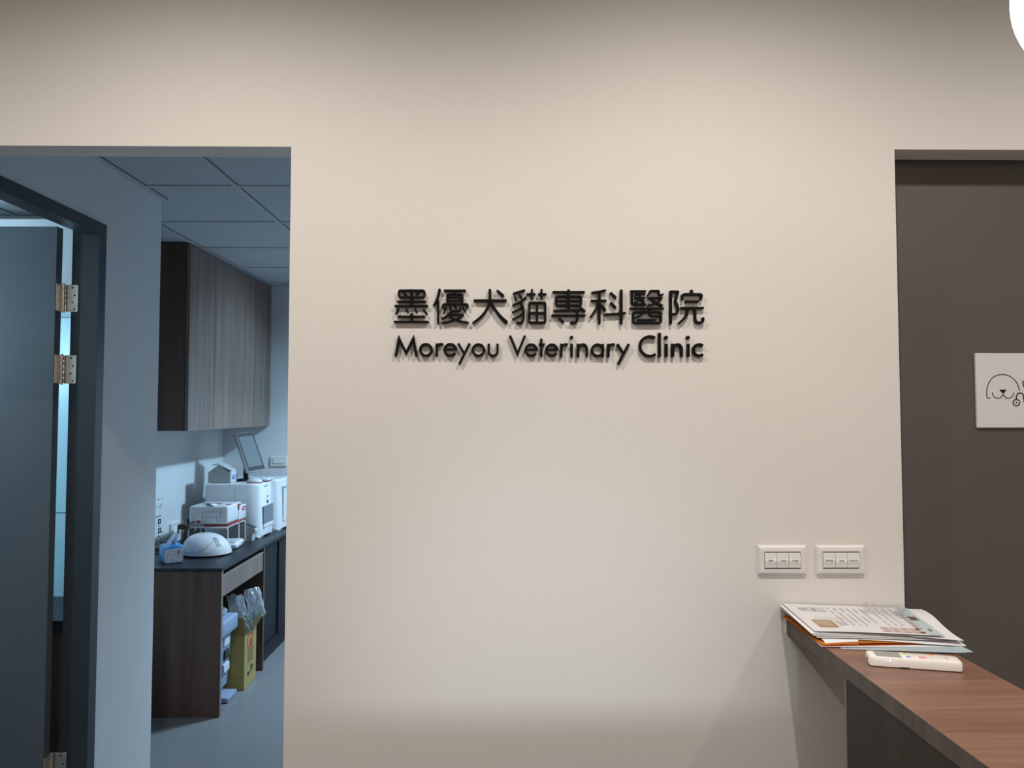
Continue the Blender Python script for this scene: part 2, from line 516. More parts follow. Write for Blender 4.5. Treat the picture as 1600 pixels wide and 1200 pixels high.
box(bm, SX, .86, FY - .025, FY, HC - .003, HC + .004)
box(bm, -3.2, -1.8, 3.635, 3.66, HC - .003, HC + .004)
mk('wall_angle', bm, M['tbar'], c, world=True)
bm = nb()  # same painted shade along the wall angle
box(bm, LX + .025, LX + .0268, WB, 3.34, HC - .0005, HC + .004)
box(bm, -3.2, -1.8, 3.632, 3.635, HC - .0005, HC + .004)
mk('painted_shadow_line', bm, M['tshade'], c, world=True)

# door frame of the treatment room (steel frame with rebate)
bm = nb()
fx0, fx1 = LX - .1005, LX + .010
for (ya, yb, s) in ((DY1 - .05, DY1, 1), (DY0, DY0 + .05, -1)):
    # face and stop part
    box(bm, LX - .055, fx1, ya, yb, 0, DH - .0005)
    # rebate part set back
    if s > 0: box(bm, fx0, LX - .055, ya + .022, yb, 0, DH - .001)
    else: box(bm, fx0, LX - .055, ya, yb - .022, 0, DH - .001)
box(bm, LX - .055, fx1, DY0 + .05, DY1 - .05, DH - .045, DH)
box(bm, fx0, LX - .055, DY0 + .028, DY1 - .028, DH - .020, DH)
fr = struct('door_1', bm, M['jamb'])
# thin light caulk line between the stop and the rebate
# the leaf swung open 90 degrees into the treatment room
leaf = nb()
box(leaf, -2.395, -1.617, 2.785, 2.822, .008, 2.250, .0015, 1)
lf = mk('door_leaf', leaf, M['doorleaf'], fr, world=True)
lf['label'] = 'dark grey door leaf standing open'
bm = nb()
cyl(bm, (-2.33, 2.785, 1.02), (-2.33, 2.735, 1.02), .011, n=16)
cyl(bm, (-2.33, 2.735, 1.02), (-2.20, 2.735, 1.02), .010, n=16)
cyl(bm, (-2.33, 2.785, 1.02), (-2.33, 2.781, 1.02), .027, n=24)
mk('door_handle', bm, M['nickel'], lf, world=True)
for z0, z1 in ((1.944, 2.044), (1.680, 1.784), (.25, .354)):
    bm = nb()
    px, py = -1.6125, 2.826
    # leaf on the rebate face of the frame, leaf on the door edge
    box(bm, px + .004, LX - .0735, 2.8335, 2.8375, z0, z1, .0006, 1)
    box(bm, -1.6168, -1.6145, 2.787, 2.824, z0, z1, .0005, 1)
    nk = 5
    for k in range(nk):
        a = z0 + (z1 - z0) * k / nk; b_ = z0 + (z1 - z0) * (k + 1) / nk
        cyl(bm, (px, py, a + .0018), (px, py, b_ - .0018), .0075, n=16)
    cyl(bm, (px, py, z0 - .004), (px, py, z1 + .004), .0048, n=12)
    h = mk('hinge', bm, M['nickel'], fr, world=True, smooth=True); h['label'] = 'brushed nickel butt hinge'
    bm = nb()
    for (fxx, fz) in ((-1.5838, .90), (-1.5765, .62), (-1.5838, .36), (-1.5765, .10)):
        z = z0 + (z1 - z0) * fz
        cyl(bm, (fxx, 2.8332, z), (fxx, 2.8338, z), .0038, n=12)
    mk('screw', bm, M['screw'], h, world=True)

# treatment room through the gap: cupboard, splash panel, base cupboard
t = thing('base_cabinet', 'walnut base cabinet in the room behind the open door, seen through the hinge gap', 'cabinet', (-2.4, 3.45, 0))
mk('body', B(-3.1, -1.81, 3.25, 3.655, 0, .672), M['walnut'], t, world=True)
mk('worktop', B(-3.1, -1.805, 3.232, 3.658, .674, .715), M['worktop'], t, world=True)
bm = nb(); box(bm, -3.1, -1.802, 3.646, 3.658, .716, 1.100); box(bm, -3.1, -1.802, 3.648, 3.658, 1.106, 2.02)
o = mk('splash_panel', bm, M['bright_panel']); tag(o, 'pale blue wall panels above the worktop behind the open door', 'wall panel')
t = thing('wall_cabinet', 'white wall cabinet near the ceiling behind the open door', 'cabinet', (-2.4, 3.5, 2.02))
mk('body', B(-3.1, -1.81, 3.40, 3.655, 2.022, 2.425), M['white_pl'], t, world=True)
bm = nb()
for k in range(3): box(bm, -3.1 + k * .43 + .002, -3.1 + (k + 1) * .43 - .002, 3.382, 3.398, 2.022, 2.425)
mk('door', bm, M['white_pl'], t, world=True)

# dark sliding panel behind the right opening + track cover
o = struct('door_2', B(1.0 - .03, 2.2, 2.012, 2.052, .01, 2.36, .001, 1), M['slide'])
bm = nb(); box(bm, .97, 2.2, 2.004, 2.009, 2.262, 2.34)
mk('track_cover', bm, M['slide'], o, world=True)

# ================================================================== RAISED LETTERS ON THE SIGN WALL
YF, YBk = WY - .0105, WY - .0002


def wallmap(ox, oy, s):
    def f(u, v, d):
        p = at(ox + u / s, oy + v / s, Y=YF)
        return (p.x, d, p.z)
    return f


Z1 = (610, 440, 13.3333); Z2 = (730, 440, 13.3333); Z3 = (855, 440, 13.3333); Z4 = (980, 440, 13.3333)
CJK = [
 (Z1, 'black raised Chinese character meaning ink, first of the big upper line', [
   ([(175, 182), (707, 182), (707, 322), (175, 322)], 42, 'c40'),
   ([(440, 182), (440, 500)], 56, 'b'), ([(268, 225), (322, 268)], 36, 48), ([(588, 228), (535, 266)], 48, 34),
   ([(152, 413), (722, 413)], 42), ([(100, 503), (765, 503)], 42),
   ([(162, 565), (118, 662)], 42), ([(330, 562), (357, 632)], 34, 40), ([(515, 562), (545, 634)], 34, 40), ([(690, 575), (748, 662)], 34, 48),
   ([(438, 672), (438, 830)], 52), ([(165, 726), (703, 726)], 40), ([(85, 834), (783, 834)], 40)]),
 (Z1, 'black raised Chinese character meaning excellent, second of the upper line', [
   ([(1022, 170), (1002, 275), (965, 380), (905, 488)], 56, 40, 's'), ([(992, 395), (992, 862)], 44),
   ([(1128, 183), (1556, 183)], 42), ([(1338, 195), (1322, 260)], 50),
   ([(1184, 468), (1184, 262), (1500, 262), (1500, 468)], 42, 'r40'), ([(1190, 325), (1495, 325)], 34), ([(1190, 395), (1495, 395)], 34),
   ([(1092, 538), (1096, 470), (1612, 470), (1600, 538)], 44, 'r40'),
   ([(1158, 540), (1112, 645)], 40), ([(1246, 518), (1250, 585), (1290, 614), (1415, 614), (1444, 592), (1450, 552)], 42, 'r20'),
   ([(1338, 500), (1368, 545)], 36), ([(1505, 528), (1556, 622)], 36, 42),
   ([(1265, 620), (1185, 705), (1085, 766)], 40, 's'), ([(1200, 688), (1515, 688), (1440, 755), (1330, 803), (1200, 838), (1085, 855)], 38, 'r16'),
   ([(1215, 690), (1300, 765), (1420, 812), (1530, 840), (1612, 850)], 42, 's')]),
 (Z2, 'black raised Chinese character meaning dog, third of the upper line', [
   ([(155, 393), (800, 393)], 54), ([(473, 175), (473, 400)], 58), ([(472, 390), (440, 505), (370, 635), (260, 755), (128, 858)], 56, 46, 's'),
   ([(482, 400), (530, 500), (610, 622), (710, 742), (812, 838)], 50, 70, 's'), ([(632, 188), (742, 288)], 46, 62)]),
 (Z2, 'black raised Chinese character meaning cat, fourth of the upper line', [
   ([(970, 245), (1188, 180)], 42, 46), ([(990, 310), (1020, 388)], 34, 40), ([(1095, 268), (1130, 335)], 34, 40),
   ([(957, 486), (1090, 425), (1212, 338)], 40, 46, 's'),
   ([(1115, 430), (1158, 520), (1175, 620), (1176, 740), (1155, 828), (1112, 862), (1052, 852)], 50, 's'),
   ([(950, 635), (1060, 585), (1150, 530)], 38, 's'), ([(952, 783), (1065, 722), (1160, 665)], 38, 's'),
   ([(1252, 258), (1410, 258)], 34), ([(1350, 170), (1350, 350)], 44), ([(1490, 258), (1642, 258)], 34), ([(1549, 170), (1549, 350)], 44),
   ([(1295, 436), (1627, 436), (1627, 852), (1295, 852)], 48, 'c36'), ([(1457, 436), (1457, 852)], 46), ([(1295, 648), (1627, 648)], 38)]),
 (Z3, 'black raised Chinese character meaning special, fifth of the upper line', [
   ([(130, 215), (770, 215)], 42), ([(445, 185), (445, 600)], 58), ([(187, 308), (708, 308), (708, 495), (187, 495)], 48, 'c36'), ([(187, 400), (708, 400)], 42),
   ([(150, 605), (420, 598), (700, 588)], 46), ([(702, 540), (776, 612)], 40, 52), ([(105, 703), (785, 703)], 42),
   ([(630, 600), (628, 790), (610, 846), (560, 858), (502, 850)], 50, 'r40'), ([(258, 768), (330, 840)], 42, 54)]),
 (Z3, 'black raised Chinese character meaning subject, sixth of the upper line', [
   ([(940, 226), (1090, 206), (1208, 182)], 40, 46), ([(928, 393), (1222, 393)], 44), ([(1090, 215), (1090, 858)], 56),
   ([(1075, 425), (1030, 545), (908, 732)], 56, 34, 's'), ([(1135, 490), (1205, 585)], 42, 56),
   ([(1330, 235), (1418, 328)], 46, 58), ([(1335, 445), (1418, 535)], 46, 58), ([(1546, 190), (1546, 862)], 60), ([(1212, 684), (1622, 654)], 44)]),
 (Z4, 'black raised Chinese character meaning medical, seventh of the upper line', [
   ([(82, 193), (388, 193)], 34), ([(104, 200), (104, 450), (130, 472), (388, 472)], 48, 'r36'),
   ([(212, 205), (172, 295)], 34), ([(195, 252), (368, 252)], 32), ([(165, 338), (372, 338)], 32), ([(268, 252), (264, 345)], 34),
   ([(264, 340), (235, 390), (168, 432)], 34, 's'), ([(275, 355), (355, 420)], 34, 46),
   ([(428, 290), (468, 248), (480, 188), (665, 188), (665, 262), (700, 280), (748, 262)], 36, 'r20'),
   ([(455, 336), (722, 336), (680, 402), (590, 455), (438, 492)], 36, 'r16'), ([(470, 345), (600, 432), (725, 498)], 36, 50, 's'),
   ([(70, 556), (755, 556)], 38), ([(128, 632), (708, 632), (708, 858), (128, 858)], 44, 'c50'),
   ([(348, 570), (335, 650), (275, 705), (182, 748)], 44, 34, 's'), ([(475, 570), (480, 690), (510, 716), (700, 716)], 40, 'r30'),
   ([(228, 796), (595, 794)], 38)]),
 (Z4, 'black raised Chinese character meaning institution, eighth and last of the upper line', [
   ([(910, 215), (910, 862)], 58), ([(905, 205), (1070, 205), (1050, 262), (1003, 400), (1052, 495), (1066, 590), (1030, 668), (945, 674)], 46, 'r24'),
   ([(1345, 192), (1345, 235)], 60), ([(1150, 362), (1152, 262), (1562, 262), (1540, 362)], 48, 'r50'), ([(1222, 412), (1485, 412)], 44),
   ([(1130, 548), (1582, 548)], 46), ([(1268, 560), (1252, 655), (1190, 770), (1082, 865)], 60, 40, 's'),
   ([(1416, 560), (1420, 790), (1446, 850), (1500, 858), (1562, 846), (1585, 810), (1585, 765)], 54, 'r24')]),
]
for (zo, label, strokes) in CJK:
    bm = nb(); f = wallmap(*zo); k = 0
    for st in strokes:
        pts, wd = st[0], st[1]; w2 = None; rnd = 0; closed = False
        for e in st[2:]:
            if isinstance(e, (int, float)): w2 = e
            elif e[0] == 'c': closed = True; rnd = float(e[1:])
            elif e[0] == 'r': rnd = float(e[1:])
            elif e[0] == 's': pts = [(p.x, p.y) for p in catmull([(a, b, 0) for a, b in pts], 6)]
        stroke(bm, pts, wd * .97, f, YF - .00004 * k, YBk, closed=closed, rnd=rnd, w2=w2); k += 1
    o = mk('raised_character', bm, M['black']); tag(o, label, 'sign letter', 'Chinese characters of the wall sign')

L5 = (610, 515, 13.3333); L6 = (725, 515, 11.4286); L7 = (860, 515, 11.4286); L8 = (980, 515, 12.3077)
X_ = 'x'   # butt ends
LAT = [
 (L5, 'raised_letter', 'black raised capital letter M, first of the lower line', [([(108, 553), (176, 183), (325, 488), (473, 183), (538, 553)], 50, 9)]),
 (L5, 'raised_letter', 'black raised round letter o right after the capital M', [(arc(738, 420, 120, 0, 360)[:-1], 48, 'c')]),
 (L5, 'raised_letter', 'black raised letter r in the first word, between o and e', [([(965, 285), (965, 553)], 50), ([(968, 352), (1010, 310), (1055, 297), (1095, 310)], 46, 's')]),
 (L5, 'raised_letter', 'black raised letter e of the first word', [(arc(1248, 420, 120, 2, 328), 48), ([(1130, 408), (1385, 408)], 38)]),
 (L5, 'raised_letter', 'black raised letter y of the first word', [([(1412, 285), (1537, 500)], 50), ([(1650, 285), (1435, 715)], 50)]),
 (L6, 'raised_letter', 'black raised letter o near the end of the first word', [(arc(257, 363, 101, 0, 360)[:-1], 41, 'c')]),
 (L6, 'raised_letter', 'black raised letter u, last of the first word', [([(442, 250), (442, 385)] + arc(520, 388, 78, 180, 360, 16) + [(598, 385), (598, 250)], 41)]),
 (L6, 'raised_letter', 'black raised capital letter V opening the middle word', [([(821, 104), (955, 432), (1090, 104)], 43, 9)]),
 (L6, 'raised_letter', 'black raised letter e directly after the capital V', [(arc(1201, 364, 100, 2, 328), 41), ([(1105, 353), (1312, 353)], 33)]),
 (L6, 'raised_letter', 'black raised letter t of the middle word', [([(1382, 160), (1382, 480)], 42), ([(1340, 265), (1442, 265)], 40)]),
 (L6, 'raised_letter', 'black raised letter e after the t in the middle word', [(arc(1570, 364, 98, 2, 328), 41), ([(1475, 353), (1678, 353)], 33)]),
 (L7, 'raised_letter', 'black raised letter r after the second e of the middle word', [([(197, 250), (197, 488)], 42), ([(200, 315), (238, 272), (275, 260), (310, 270)], 40, 's')]),
 (L7, 'raised_letter', 'black raised letter i with round dot in the middle word', [([(382, 250), (382, 488)], 42), (arc(378, 138, 15, 0, 360)[:-1], 30, 'c')]),
 (L7, 'raised_letter', 'black raised letter n of the middle word', [([(497, 250), (497, 488)], 46), ([(503, 345), (525, 290), (578, 263), (630, 285), (652, 345), (653, 480)], 44, 's')]),
 (L7, 'raised_letter', 'black raised letter a of the middle word', [(arc(845, 366, 101, 0, 360)[:-1], 42, 'c'), ([(938, 255), (938, 488)], 44)]),
 (L7, 'raised_letter', 'black raised letter r before the y of the middle word', [([(1040, 252), (1040, 488)], 44), ([(1043, 318), (1082, 272), (1120, 260), (1155, 270)], 40, 's')]),
 (L7, 'raised_letter', 'black raised letter y, last of the middle word', [([(1200, 255), (1312, 440)], 43), ([(1405, 255), (1212, 616)], 43)]),
 (L8, 'raised_letter', 'black raised capital letter C opening the last word', [(arc(438, 318, 188, 57, 306, 36), 50)]),
 (L8, 'raised_letter', 'black raised tall letter l after the capital C', [([(625, 62), (625, 525)], 55)]),
 (L8, 'raised_letter', 'black raised dotted letter i between l and n of the last word', [([(757, 272), (757, 522)], 56), (arc(752, 152, 18, 0, 360)[:-1], 36, 'c')]),
 (L8, 'raised_letter', 'black raised letter n of the last word', [([(880, 272), (880, 522)], 58), ([(886, 372), (912, 312), (972, 285), (1028, 312), (1048, 372), (1050, 522)], 53, 's')]),
 (L8, 'raised_letter', 'black raised dotted letter i between n and c of the last word', [([(1178, 272), (1178, 522)], 56), (arc(1172, 152, 18, 0, 360)[:-1], 36, 'c')]),
 (L8, 'raised_letter', 'black raised letter c, last letter at the right end', [(arc(1388, 394, 108, 50, 312, 28), 53)]),
]
for (zo, nm, label, strokes) in LAT:
    bm = nb(); f = wallmap(*zo); k = 0
    for st in strokes:
        pts, wd = st[0], st[1]; mit = 2; closed = False
        for e in st[2:]:
            if isinstance(e, (int, float)): mit = e
            elif e[0] == 'c': closed = True
            elif e[0] == 's': pts = [(p.x, p.y) for p in catmull([(a, b, 0) for a, b in pts], 6)]
        stroke(bm, pts, wd * .98, f, YF - .00004 * k, YBk, closed=closed, cap='butt', mitre=mit); k += 1
    o = mk(nm, bm, M['black']); tag(o, label, 'sign letter', 'small Latin letters of the wall sign')


# ================================================================== WALL SWITCHES
def switch(x0, x1, z0, z1, labels, label):
    cx, cz = (x0 + x1) / 2, (z0 + z1) / 2; W, Hh = x1 - x0, z1 - z0
    t = thing('wall_switch', label, 'light switch', (cx, WY, z0), 0, 'light switch plates on the sign wall')
    iw, ih = W * .76 / 2, Hh * .60 / 2
    bm = nb()
    # frame with chamfered outside: outer ring at wall, raised ring, inner hole
    rings = [(W / 2, Hh / 2, 0), (W / 2, Hh / 2, .004), (W / 2 - .0035, Hh / 2 - .0045, .0085), (iw + .0035, ih + .003, .0095), (iw, ih, .0095), (iw, ih, .0035)]
    vr = []
    for (a, b, d) in rings:
        vr.append([bm.verts.new((cx + sx * a, WY - d, cz + sz * b)) for sx, sz in ((-1, -1), (1, -1), (1, 1), (-1, 1))])
    for p, q in zip(vr, vr[1:]):
        for i in range(4): bm.faces.new((p[i], p[(i + 1) % 4], q[(i + 1) % 4], q[i]))
    mk('frame', bm, M['plate'], t, world=True)
    mk('backing', B(cx - iw, cx + iw, WY - .0034, WY - .0004, cz - ih, cz + ih), M['gapblack'], t, world=True)
    rw = (2 * iw - .0015) / 3
    for k in range(3):
        a = cx - iw + .0008 + k * rw; b = a + rw - .0009
        bm = nb()
        # rocker: slightly convex profile, bottom pushed out
        prof = [(-ih + .0030, .0035), (-ih + .0030, .0102), (0, .0128), (ih - .0026, .0108), (ih - .0026, .0035)]
        prism(bm, prof, lambda u, v, d: (d, WY - v, cz + u), a, b)
        r = mk('rocker', bm, M['plate'], t, world=True)
        bm = nb()
        hz = .0052
        tm = (a + b) / 2
        f3 = lambda u, v, d: (tm + u, WY - .0128 - d + (.0026 if v < 0 else .0020) * abs(v) / ih, cz + v)
        dz = (-.0006, -.0014, -.0008)[k]
        for (u0, u1) in ((-(b - a) * .42, (b - a) * .45),):
            vv = [bm.verts.new(f3(u, v + dz, .0004)) for u, v in ((u0, -hz), (u1, -hz), (u1, 0 - dz), (u1, hz), (u0, hz), (u0, 0 - dz))]
            bm.faces.new([vv[0], vv[1], vv[2], vv[5]]); bm.faces.new([vv[5], vv[2], vv[3], vv[4]])
        s = mk('sticker', bm, M['sticker'], r, world=True)
        bm = nb()
        text_into(bm, labels[k], .0058 if len(labels[k]) < 4 else .0050, lambda u, v, d: (tm + u, WY - .0128 - d + .0026 * abs(v + dz) / ih, cz + v + dz), .0007, 0)
        mk('lettering', bm, M['ink'], r, world=True)


switch(.634, .7535, 1.175, 1.246, ['壁燈', '上線燈', '下線燈'], 'white three-rocker switch plate on the sign wall, the left one of the pair')
switch(.779, .8995, 1.175, 1.246, ['層板燈', '主燈', '候診區燈'], 'white three-rocker switch plate on the sign wall, the right one nearest the dark panel')

# ================================================================== COUNTER (front right)
CX0, CX1, CZ = .703, .963, 1.065
t = thing('reception_counter', 'narrow walnut ledge counter running out from the sign wall beneath the switches', 'counter', ((CX0 + CX1) / 2, 1.2, 0))
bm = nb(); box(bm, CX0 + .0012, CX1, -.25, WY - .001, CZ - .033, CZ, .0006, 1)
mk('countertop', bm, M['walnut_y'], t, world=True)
bm = nb(); box(bm, CX0, CX0 + .001, -.25, WY - .001, CZ - .0325, CZ - .0006)
o = mk('edge_strip', bm, M['walnut_e'], t, world=True); o['label'] = 'darker walnut edge strip'
bm = nb(); box(bm, CX0 - .0030, CX0 - .0004, WY - .006, WY - .0005, CZ - .033, CZ + .001)
o = mk('sealant_strip', bm, M['sticker'], t, world=True); o['label'] = 'white sealant strip at the wall'
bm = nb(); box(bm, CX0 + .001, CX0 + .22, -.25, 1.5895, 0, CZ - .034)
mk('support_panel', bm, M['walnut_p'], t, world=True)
bm = nb(); box(bm, CX0 - .0004, CX0 + .018, 1.590, 1.5955, 0, CZ - .034)
o = mk('edge_strip', bm, M['edgeband'], t, world=True); o['label'] = 'pale edge banding'

bm = nb(); box(bm, -1.30, CX0 - .001, .42, .74, CZ - .033, CZ, .0006, 1)  # unseen counter stretch added to shade the bottom of the sign wall
mk('shading_countertop', bm, M['walnut_y'], t, world=True)
bm = nb(); box(bm, -1.28, CX0 - .001, .46, .70, 0, CZ - .034)
mk('front_panel', bm, M['walnut_p'], t, world=True)  # body under the added stretch, also out of view

# ================================================================== GLOBE LAMP
t = thing('pendant_lamp', 'glowing white globe lamp hanging at the top right', 'lamp', (.79, .955, 2.10))
gc = Vector((.792, .95, 2.130)); gr = .120
bm = nb(); bmesh.ops.create_uvsphere(bm, u_segments=64, v_segments=32, radius=gr); bmesh.ops.translate(bm, vec=gc, verts=bm.verts[:])
mk('globe_shade', bm, M['globe'], t, world=True, smooth=True)
bm = nb(); cyl(bm, gc + Vector((0, 0, gr - .006)), gc + Vector((0, 0, gr + .03)), .028, .022, 24)
mk('cap', bm, M['brass'], t, world=True, smooth=True)
bm = nb(); cyl(bm, gc + Vector((0, 0, gr + .03)), (gc.x, gc.y, HM - .02), .003, n=8)
mk('cord', bm, M['brass'], t, world=True)
bm = nb(); cyl(bm, (gc.x, gc.y, HM - .022), (gc.x, gc.y, HM - .001), .05, n=24)
mk('ceiling_rose', bm, M['brass'], t, world=True)

# ================================================================== PLAQUE
PX0, PZ0, PZ1 = 1.247, 1.536, 1.732
PY = 2.012
t = thing('logo_plaque', 'white acrylic plaque with dog and stethoscope logo on the dark sliding panel', 'sign', (1.45, PY - .002, PZ0))
mk('plate', B(PX0, 1.66, PY - .007, PY - .0005, PZ0, PZ1, .0006, 1), mat('frosted_white_acrylic', (.70, .67, .68), .4), t, world=True)


def plq(u, v, d):
    p = at(1510 + u / 7.5, 530 + v / 7.5, Y=PY - .007)
    return (p.x, d, p.z)


bm = nb(); d0, d1 = PY - .0076, PY - .0068
sm = lambda P: [(p.x, p.y) for p in catmull([(a, b, 0) for a, b in P], 6)]
stroke(bm, sm([(277, 686), (260, 691), (243, 684), (239, 655), (239, 590), (255, 530), (290, 468), (345, 428), (418, 413), (493, 428), (556, 472), (600, 530), (620, 602)]), 9, plq, d0, d1)
stroke(bm, sm([(303, 628), (315, 665), (345, 688), (372, 692), (405, 680), (430, 645)]), 9, plq, d0, d1)
stroke(bm, sm([(430, 645), (455, 680), (488, 692), (518, 685), (543, 662), (555, 628)]), 9, plq, d0, d1)
prism(bm, [(388, 590), (466, 590), (462, 603), (438, 634), (424, 634), (392, 603)], plq, d0, d1)
stroke(bm, arc(585, 743, 38, 0, 360)[:-1], 12, plq, d0, d1, closed=True)
stroke(bm, arc(585, 743, 5, 0, 360, 12)[:-1], 10, plq, d0, d1, closed=True)
stroke(bm, sm([(585, 705), (586, 668), (602, 638), (632, 630), (662, 645), (672, 690), (680, 745), (715, 775), (760, 745), (775, 690), (800, 620)]), 13, plq, d0, d1)
stroke(bm, sm([(705, 615), (680, 565), (662, 525), (664, 498), (682, 490), (712, 505), (760, 560)]), 13, plq, d0, d1)
mk('logo', bm, M['ink'], t, world=True)


# ================================================================== PAPERS ON THE COUNTER
def sheet(name, corners, mtl, label, cat='paper', thick=.0004, nx=14, ny=8, zf=None, group=None, cut=None):
    """corners: four (x,y,z) back-left, back-right, front-right, front-left; zf(u,v) adds height"""
    A, Bc, C, D = [Vector(c) for c in corners]
    bm = nb(); top = []; bot = []
    for j in range(ny + 1):
        rt, rb = [], []
        for i in range(nx + 1):
            u, v = i / nx, j / ny
            p = (A * (1 - u) + Bc * u) * (1 - v) + (D * (1 - u) + C * u) * v
            if zf: p = p + Vector((0, 0, zf(u, v)))
            rt.append(bm.verts.new(p)); rb.append(bm.verts.new(p - Vector((0, 0, thick))))
        top.append(rt); bot.append(rb)
    for j in range(ny):
        for i in range(nx):
            bm.faces.new((top[j][i], top[j][i + 1], top[j + 1][i + 1], top[j + 1][i]))
            bm.faces.new((bot[j][i], bot[j + 1][i], bot[j + 1][i + 1], bot[j][i + 1]))
    for i in range(nx):
        bm.faces.new((top[0][i], bot[0][i], bot[0][i + 1], top[0][i + 1])); bm.faces.new((top[ny][i], top[ny][i + 1], bot[ny][i + 1], bot[ny][i]))
    for j in range(ny):
        bm.faces.new((top[j][0], top[j + 1][0], bot[j + 1][0], bot[j][0])); bm.faces.new((top[j][nx], bot[j][nx], bot[j + 1][nx], top[j + 1][nx]))
    o = mk(name, bm, mtl, smooth=True)
    if label: tag(o, label, cat, group)
    return o, (A, Bc, C, D, zf)


def onsheet(geo, u, v, dz=.0006):
    A, Bc, C, D, zf = geo
    p = (A * (1 - u) + Bc * u) * (1 - v) + (D * (1 - u) + C * u) * v
    return p + Vector((0, 0, dz + (zf(u, v) if zf else 0)))


def prints(parent, geo, rects, mtl, name, dz=.0006):
    bm = nb()
    for (u0, v0, u1, v1) in rects:
        n = max(1, int(abs(u1 - u0) * 14) + 1); m_ = max(1, int(abs(v1 - v0) * 8) + 1)
        g = [[bm.verts.new(onsheet(geo, u0 + (u1 - u0) * i / n, v0 + (v1 - v0) * j / m_, dz)) for i in range(n + 1)] for j in range(m_ + 1)]
        for j in range(m_):
            for i in range(n): bm.faces.new((g[j][i], g[j][i + 1], g[j + 1][i + 1], g[j + 1][i]))
    return mk(name, bm, mtl, parent, world=True)


G = 'loose papers piled on the counter'
C0 = CZ
random.seed(4)
YW = 1.914
# bottom: grey-blue sheet
sheet('paper_sheet', [at(1300, 985, Z=C0 + .0012), at(1450, 985, Z=C0 + .0012), at(1521, 1021, Z=C0 + .004), at(1314, 1014, Z=C0 + .0008)], M['paper_b'],
      'grey-blue sheet at the very bottom, its corner pointing over the right edge', group=G, zf=lambda u, v: .0002 + .003 * max(0, u - .9) * 10 * v)
# white sheet just above
sheet('paper_sheet', [at(1232, 968, Y=1.90), at(1430, 968, Y=1.90), at(1500, 1011, Z=C0 + .003), at(1284, 1011, Z=C0 + .0022)], M['paper_w'],
      'white sheet just above the grey-blue one, showing a thin strip at the front', group=G, zf=lambda u, v: .0006)
# orange envelope
e = thing('envelope', 'orange paper envelope sticking out under the left side of the pile', 'envelope', at(1280, 985, Z=C0 + .003), 0, None)
env = [at(1221, 962, Y=1.905), at(1410, 965, Y=1.905), at(1446, 1007, Z=C0 + .0045), at(1285, 1009.5, Z=C0 + .0036)]


def env_mesh(lift, base):
    bm = nb(); n = 12; g = []
    for j in range(9):
        r = []
        for i in range(n + 1):
            u, v = i / n, j / 8
            p = (env[0] * (1 - u) + env[1] * u) * (1 - v) + (env[3] * (1 - u) + env[2] * u) * v
            r.append(bm.verts.new(p + Vector((0, 0, base + lift * (v ** 2) * math.sin(math.pi * min(1, u * .9 + .06))))))
        g.append(r)
    for j in range(8):
        for i in range(n): bm.faces.new((g[j][i], g[j][i + 1], g[j + 1][i + 1], g[j + 1][i]))
    bmesh.ops.solidify(bm, geom=bm.faces[:], thickness=.0003)
    return bm


mk('envelope_back', env_mesh(0, 0), M['orange'], e, world=True, smooth=True)
mk('envelope_front', env_mesh(.0042, .0006), M['orange'], e, world=True, smooth=True)
# white sheet with rolled front flap
sheet('paper_sheet', [at(1224, 955, Y=YW), at(1330, 956, Y=YW), at(1342, 1007, Z=C0 + .0052), at(1291, 1006.5, Z=C0 + .0050)], M['paper_w'],
      'white folded sheet whose rolled front flap hangs over the orange envelope', group=G, ny=16,
      zf=lambda u, v: .0050 * v / .86 if v < .86 else .0050 * max(0, 1 - ((v - .86) / .14) ** 2))
# right white sheet with curling corner
sheet('paper_sheet', [at(1400, 955, Y=YW), at(1440, 955, Y=YW), at(1510, 1009, Z=C0 + .007), at(1330, 999, Z=C0 + .0105)], M['paper_w'],
      'white sheet at the right of the pile, front edge lying above the blue corner', group=G, zf=lambda u, v: .001 * math.sin(6 * u) * v)
# thin inner sheets, fanned
for k, (dx, dy, m, lb) in enumerate([(0, 0, 'paper', 'off-white sheet in the middle of the pile, lowest of the thin ones there'),
                                     (5, -1.5, 'paper_g', 'greyish printed sheet in the middle of the pile'),
                                     (-3, -3, 'paper', 'off-white sheet between the two greyish sheets'),
                                     (3, -4.5, 'paper_g', 'greyish sheet close under the top newsletter'),
                                     (-5, -6, 'paper_w', 'white sheet directly under the top newsletter, peeking out at the left')]):
    z = C0 + .0135 + k * .0013
    sheet('paper_sheet', [at(1220 + dx * .3, 951 + dy * .9, Y=YW), at(1416 + dx, 955 + dy * .6, Y=YW), at(1474 + dx * 1.5, 1000 + dy, Z=z - .0005), at(1277 + dx * 2, 996 + dy, Z=z)],
          M[m], lb, group=G, zf=lambda u, v, k=k: .0005 * math.sin(5 * u + k * .4) * v)
# curled wavy white sheet on the right under the newsletter
zc = C0 + .0205
sheet('paper_sheet', [at(1330, 949, Y=YW), at(1440, 952, Y=YW), at(1506, 1001, Z=zc - .004), at(1380, 990, Z=zc)], M['paper_w'],
      'white wavy sheet curling out at the right end of the pile', group=G, ny=16, zf=lambda u, v: .0045 * math.sin(2 * math.pi * v) * u * (1 if v < .5 else .6))
# top newsletter
zt = C0 + .0232
top, geo = sheet('printed_leaflet', [at(1223, 943, Y=YW), at(1416, 950, Y=YW), at(1476, 993, Z=zt), at(1273, 986, Z=zt)], M['paper'],
                 'printed newsletter with brown box, text columns and photo rows on top of the pile', 'leaflet', zf=lambda u, v: .0010 * math.sin(4 * u) * v, group=None)
rects = []
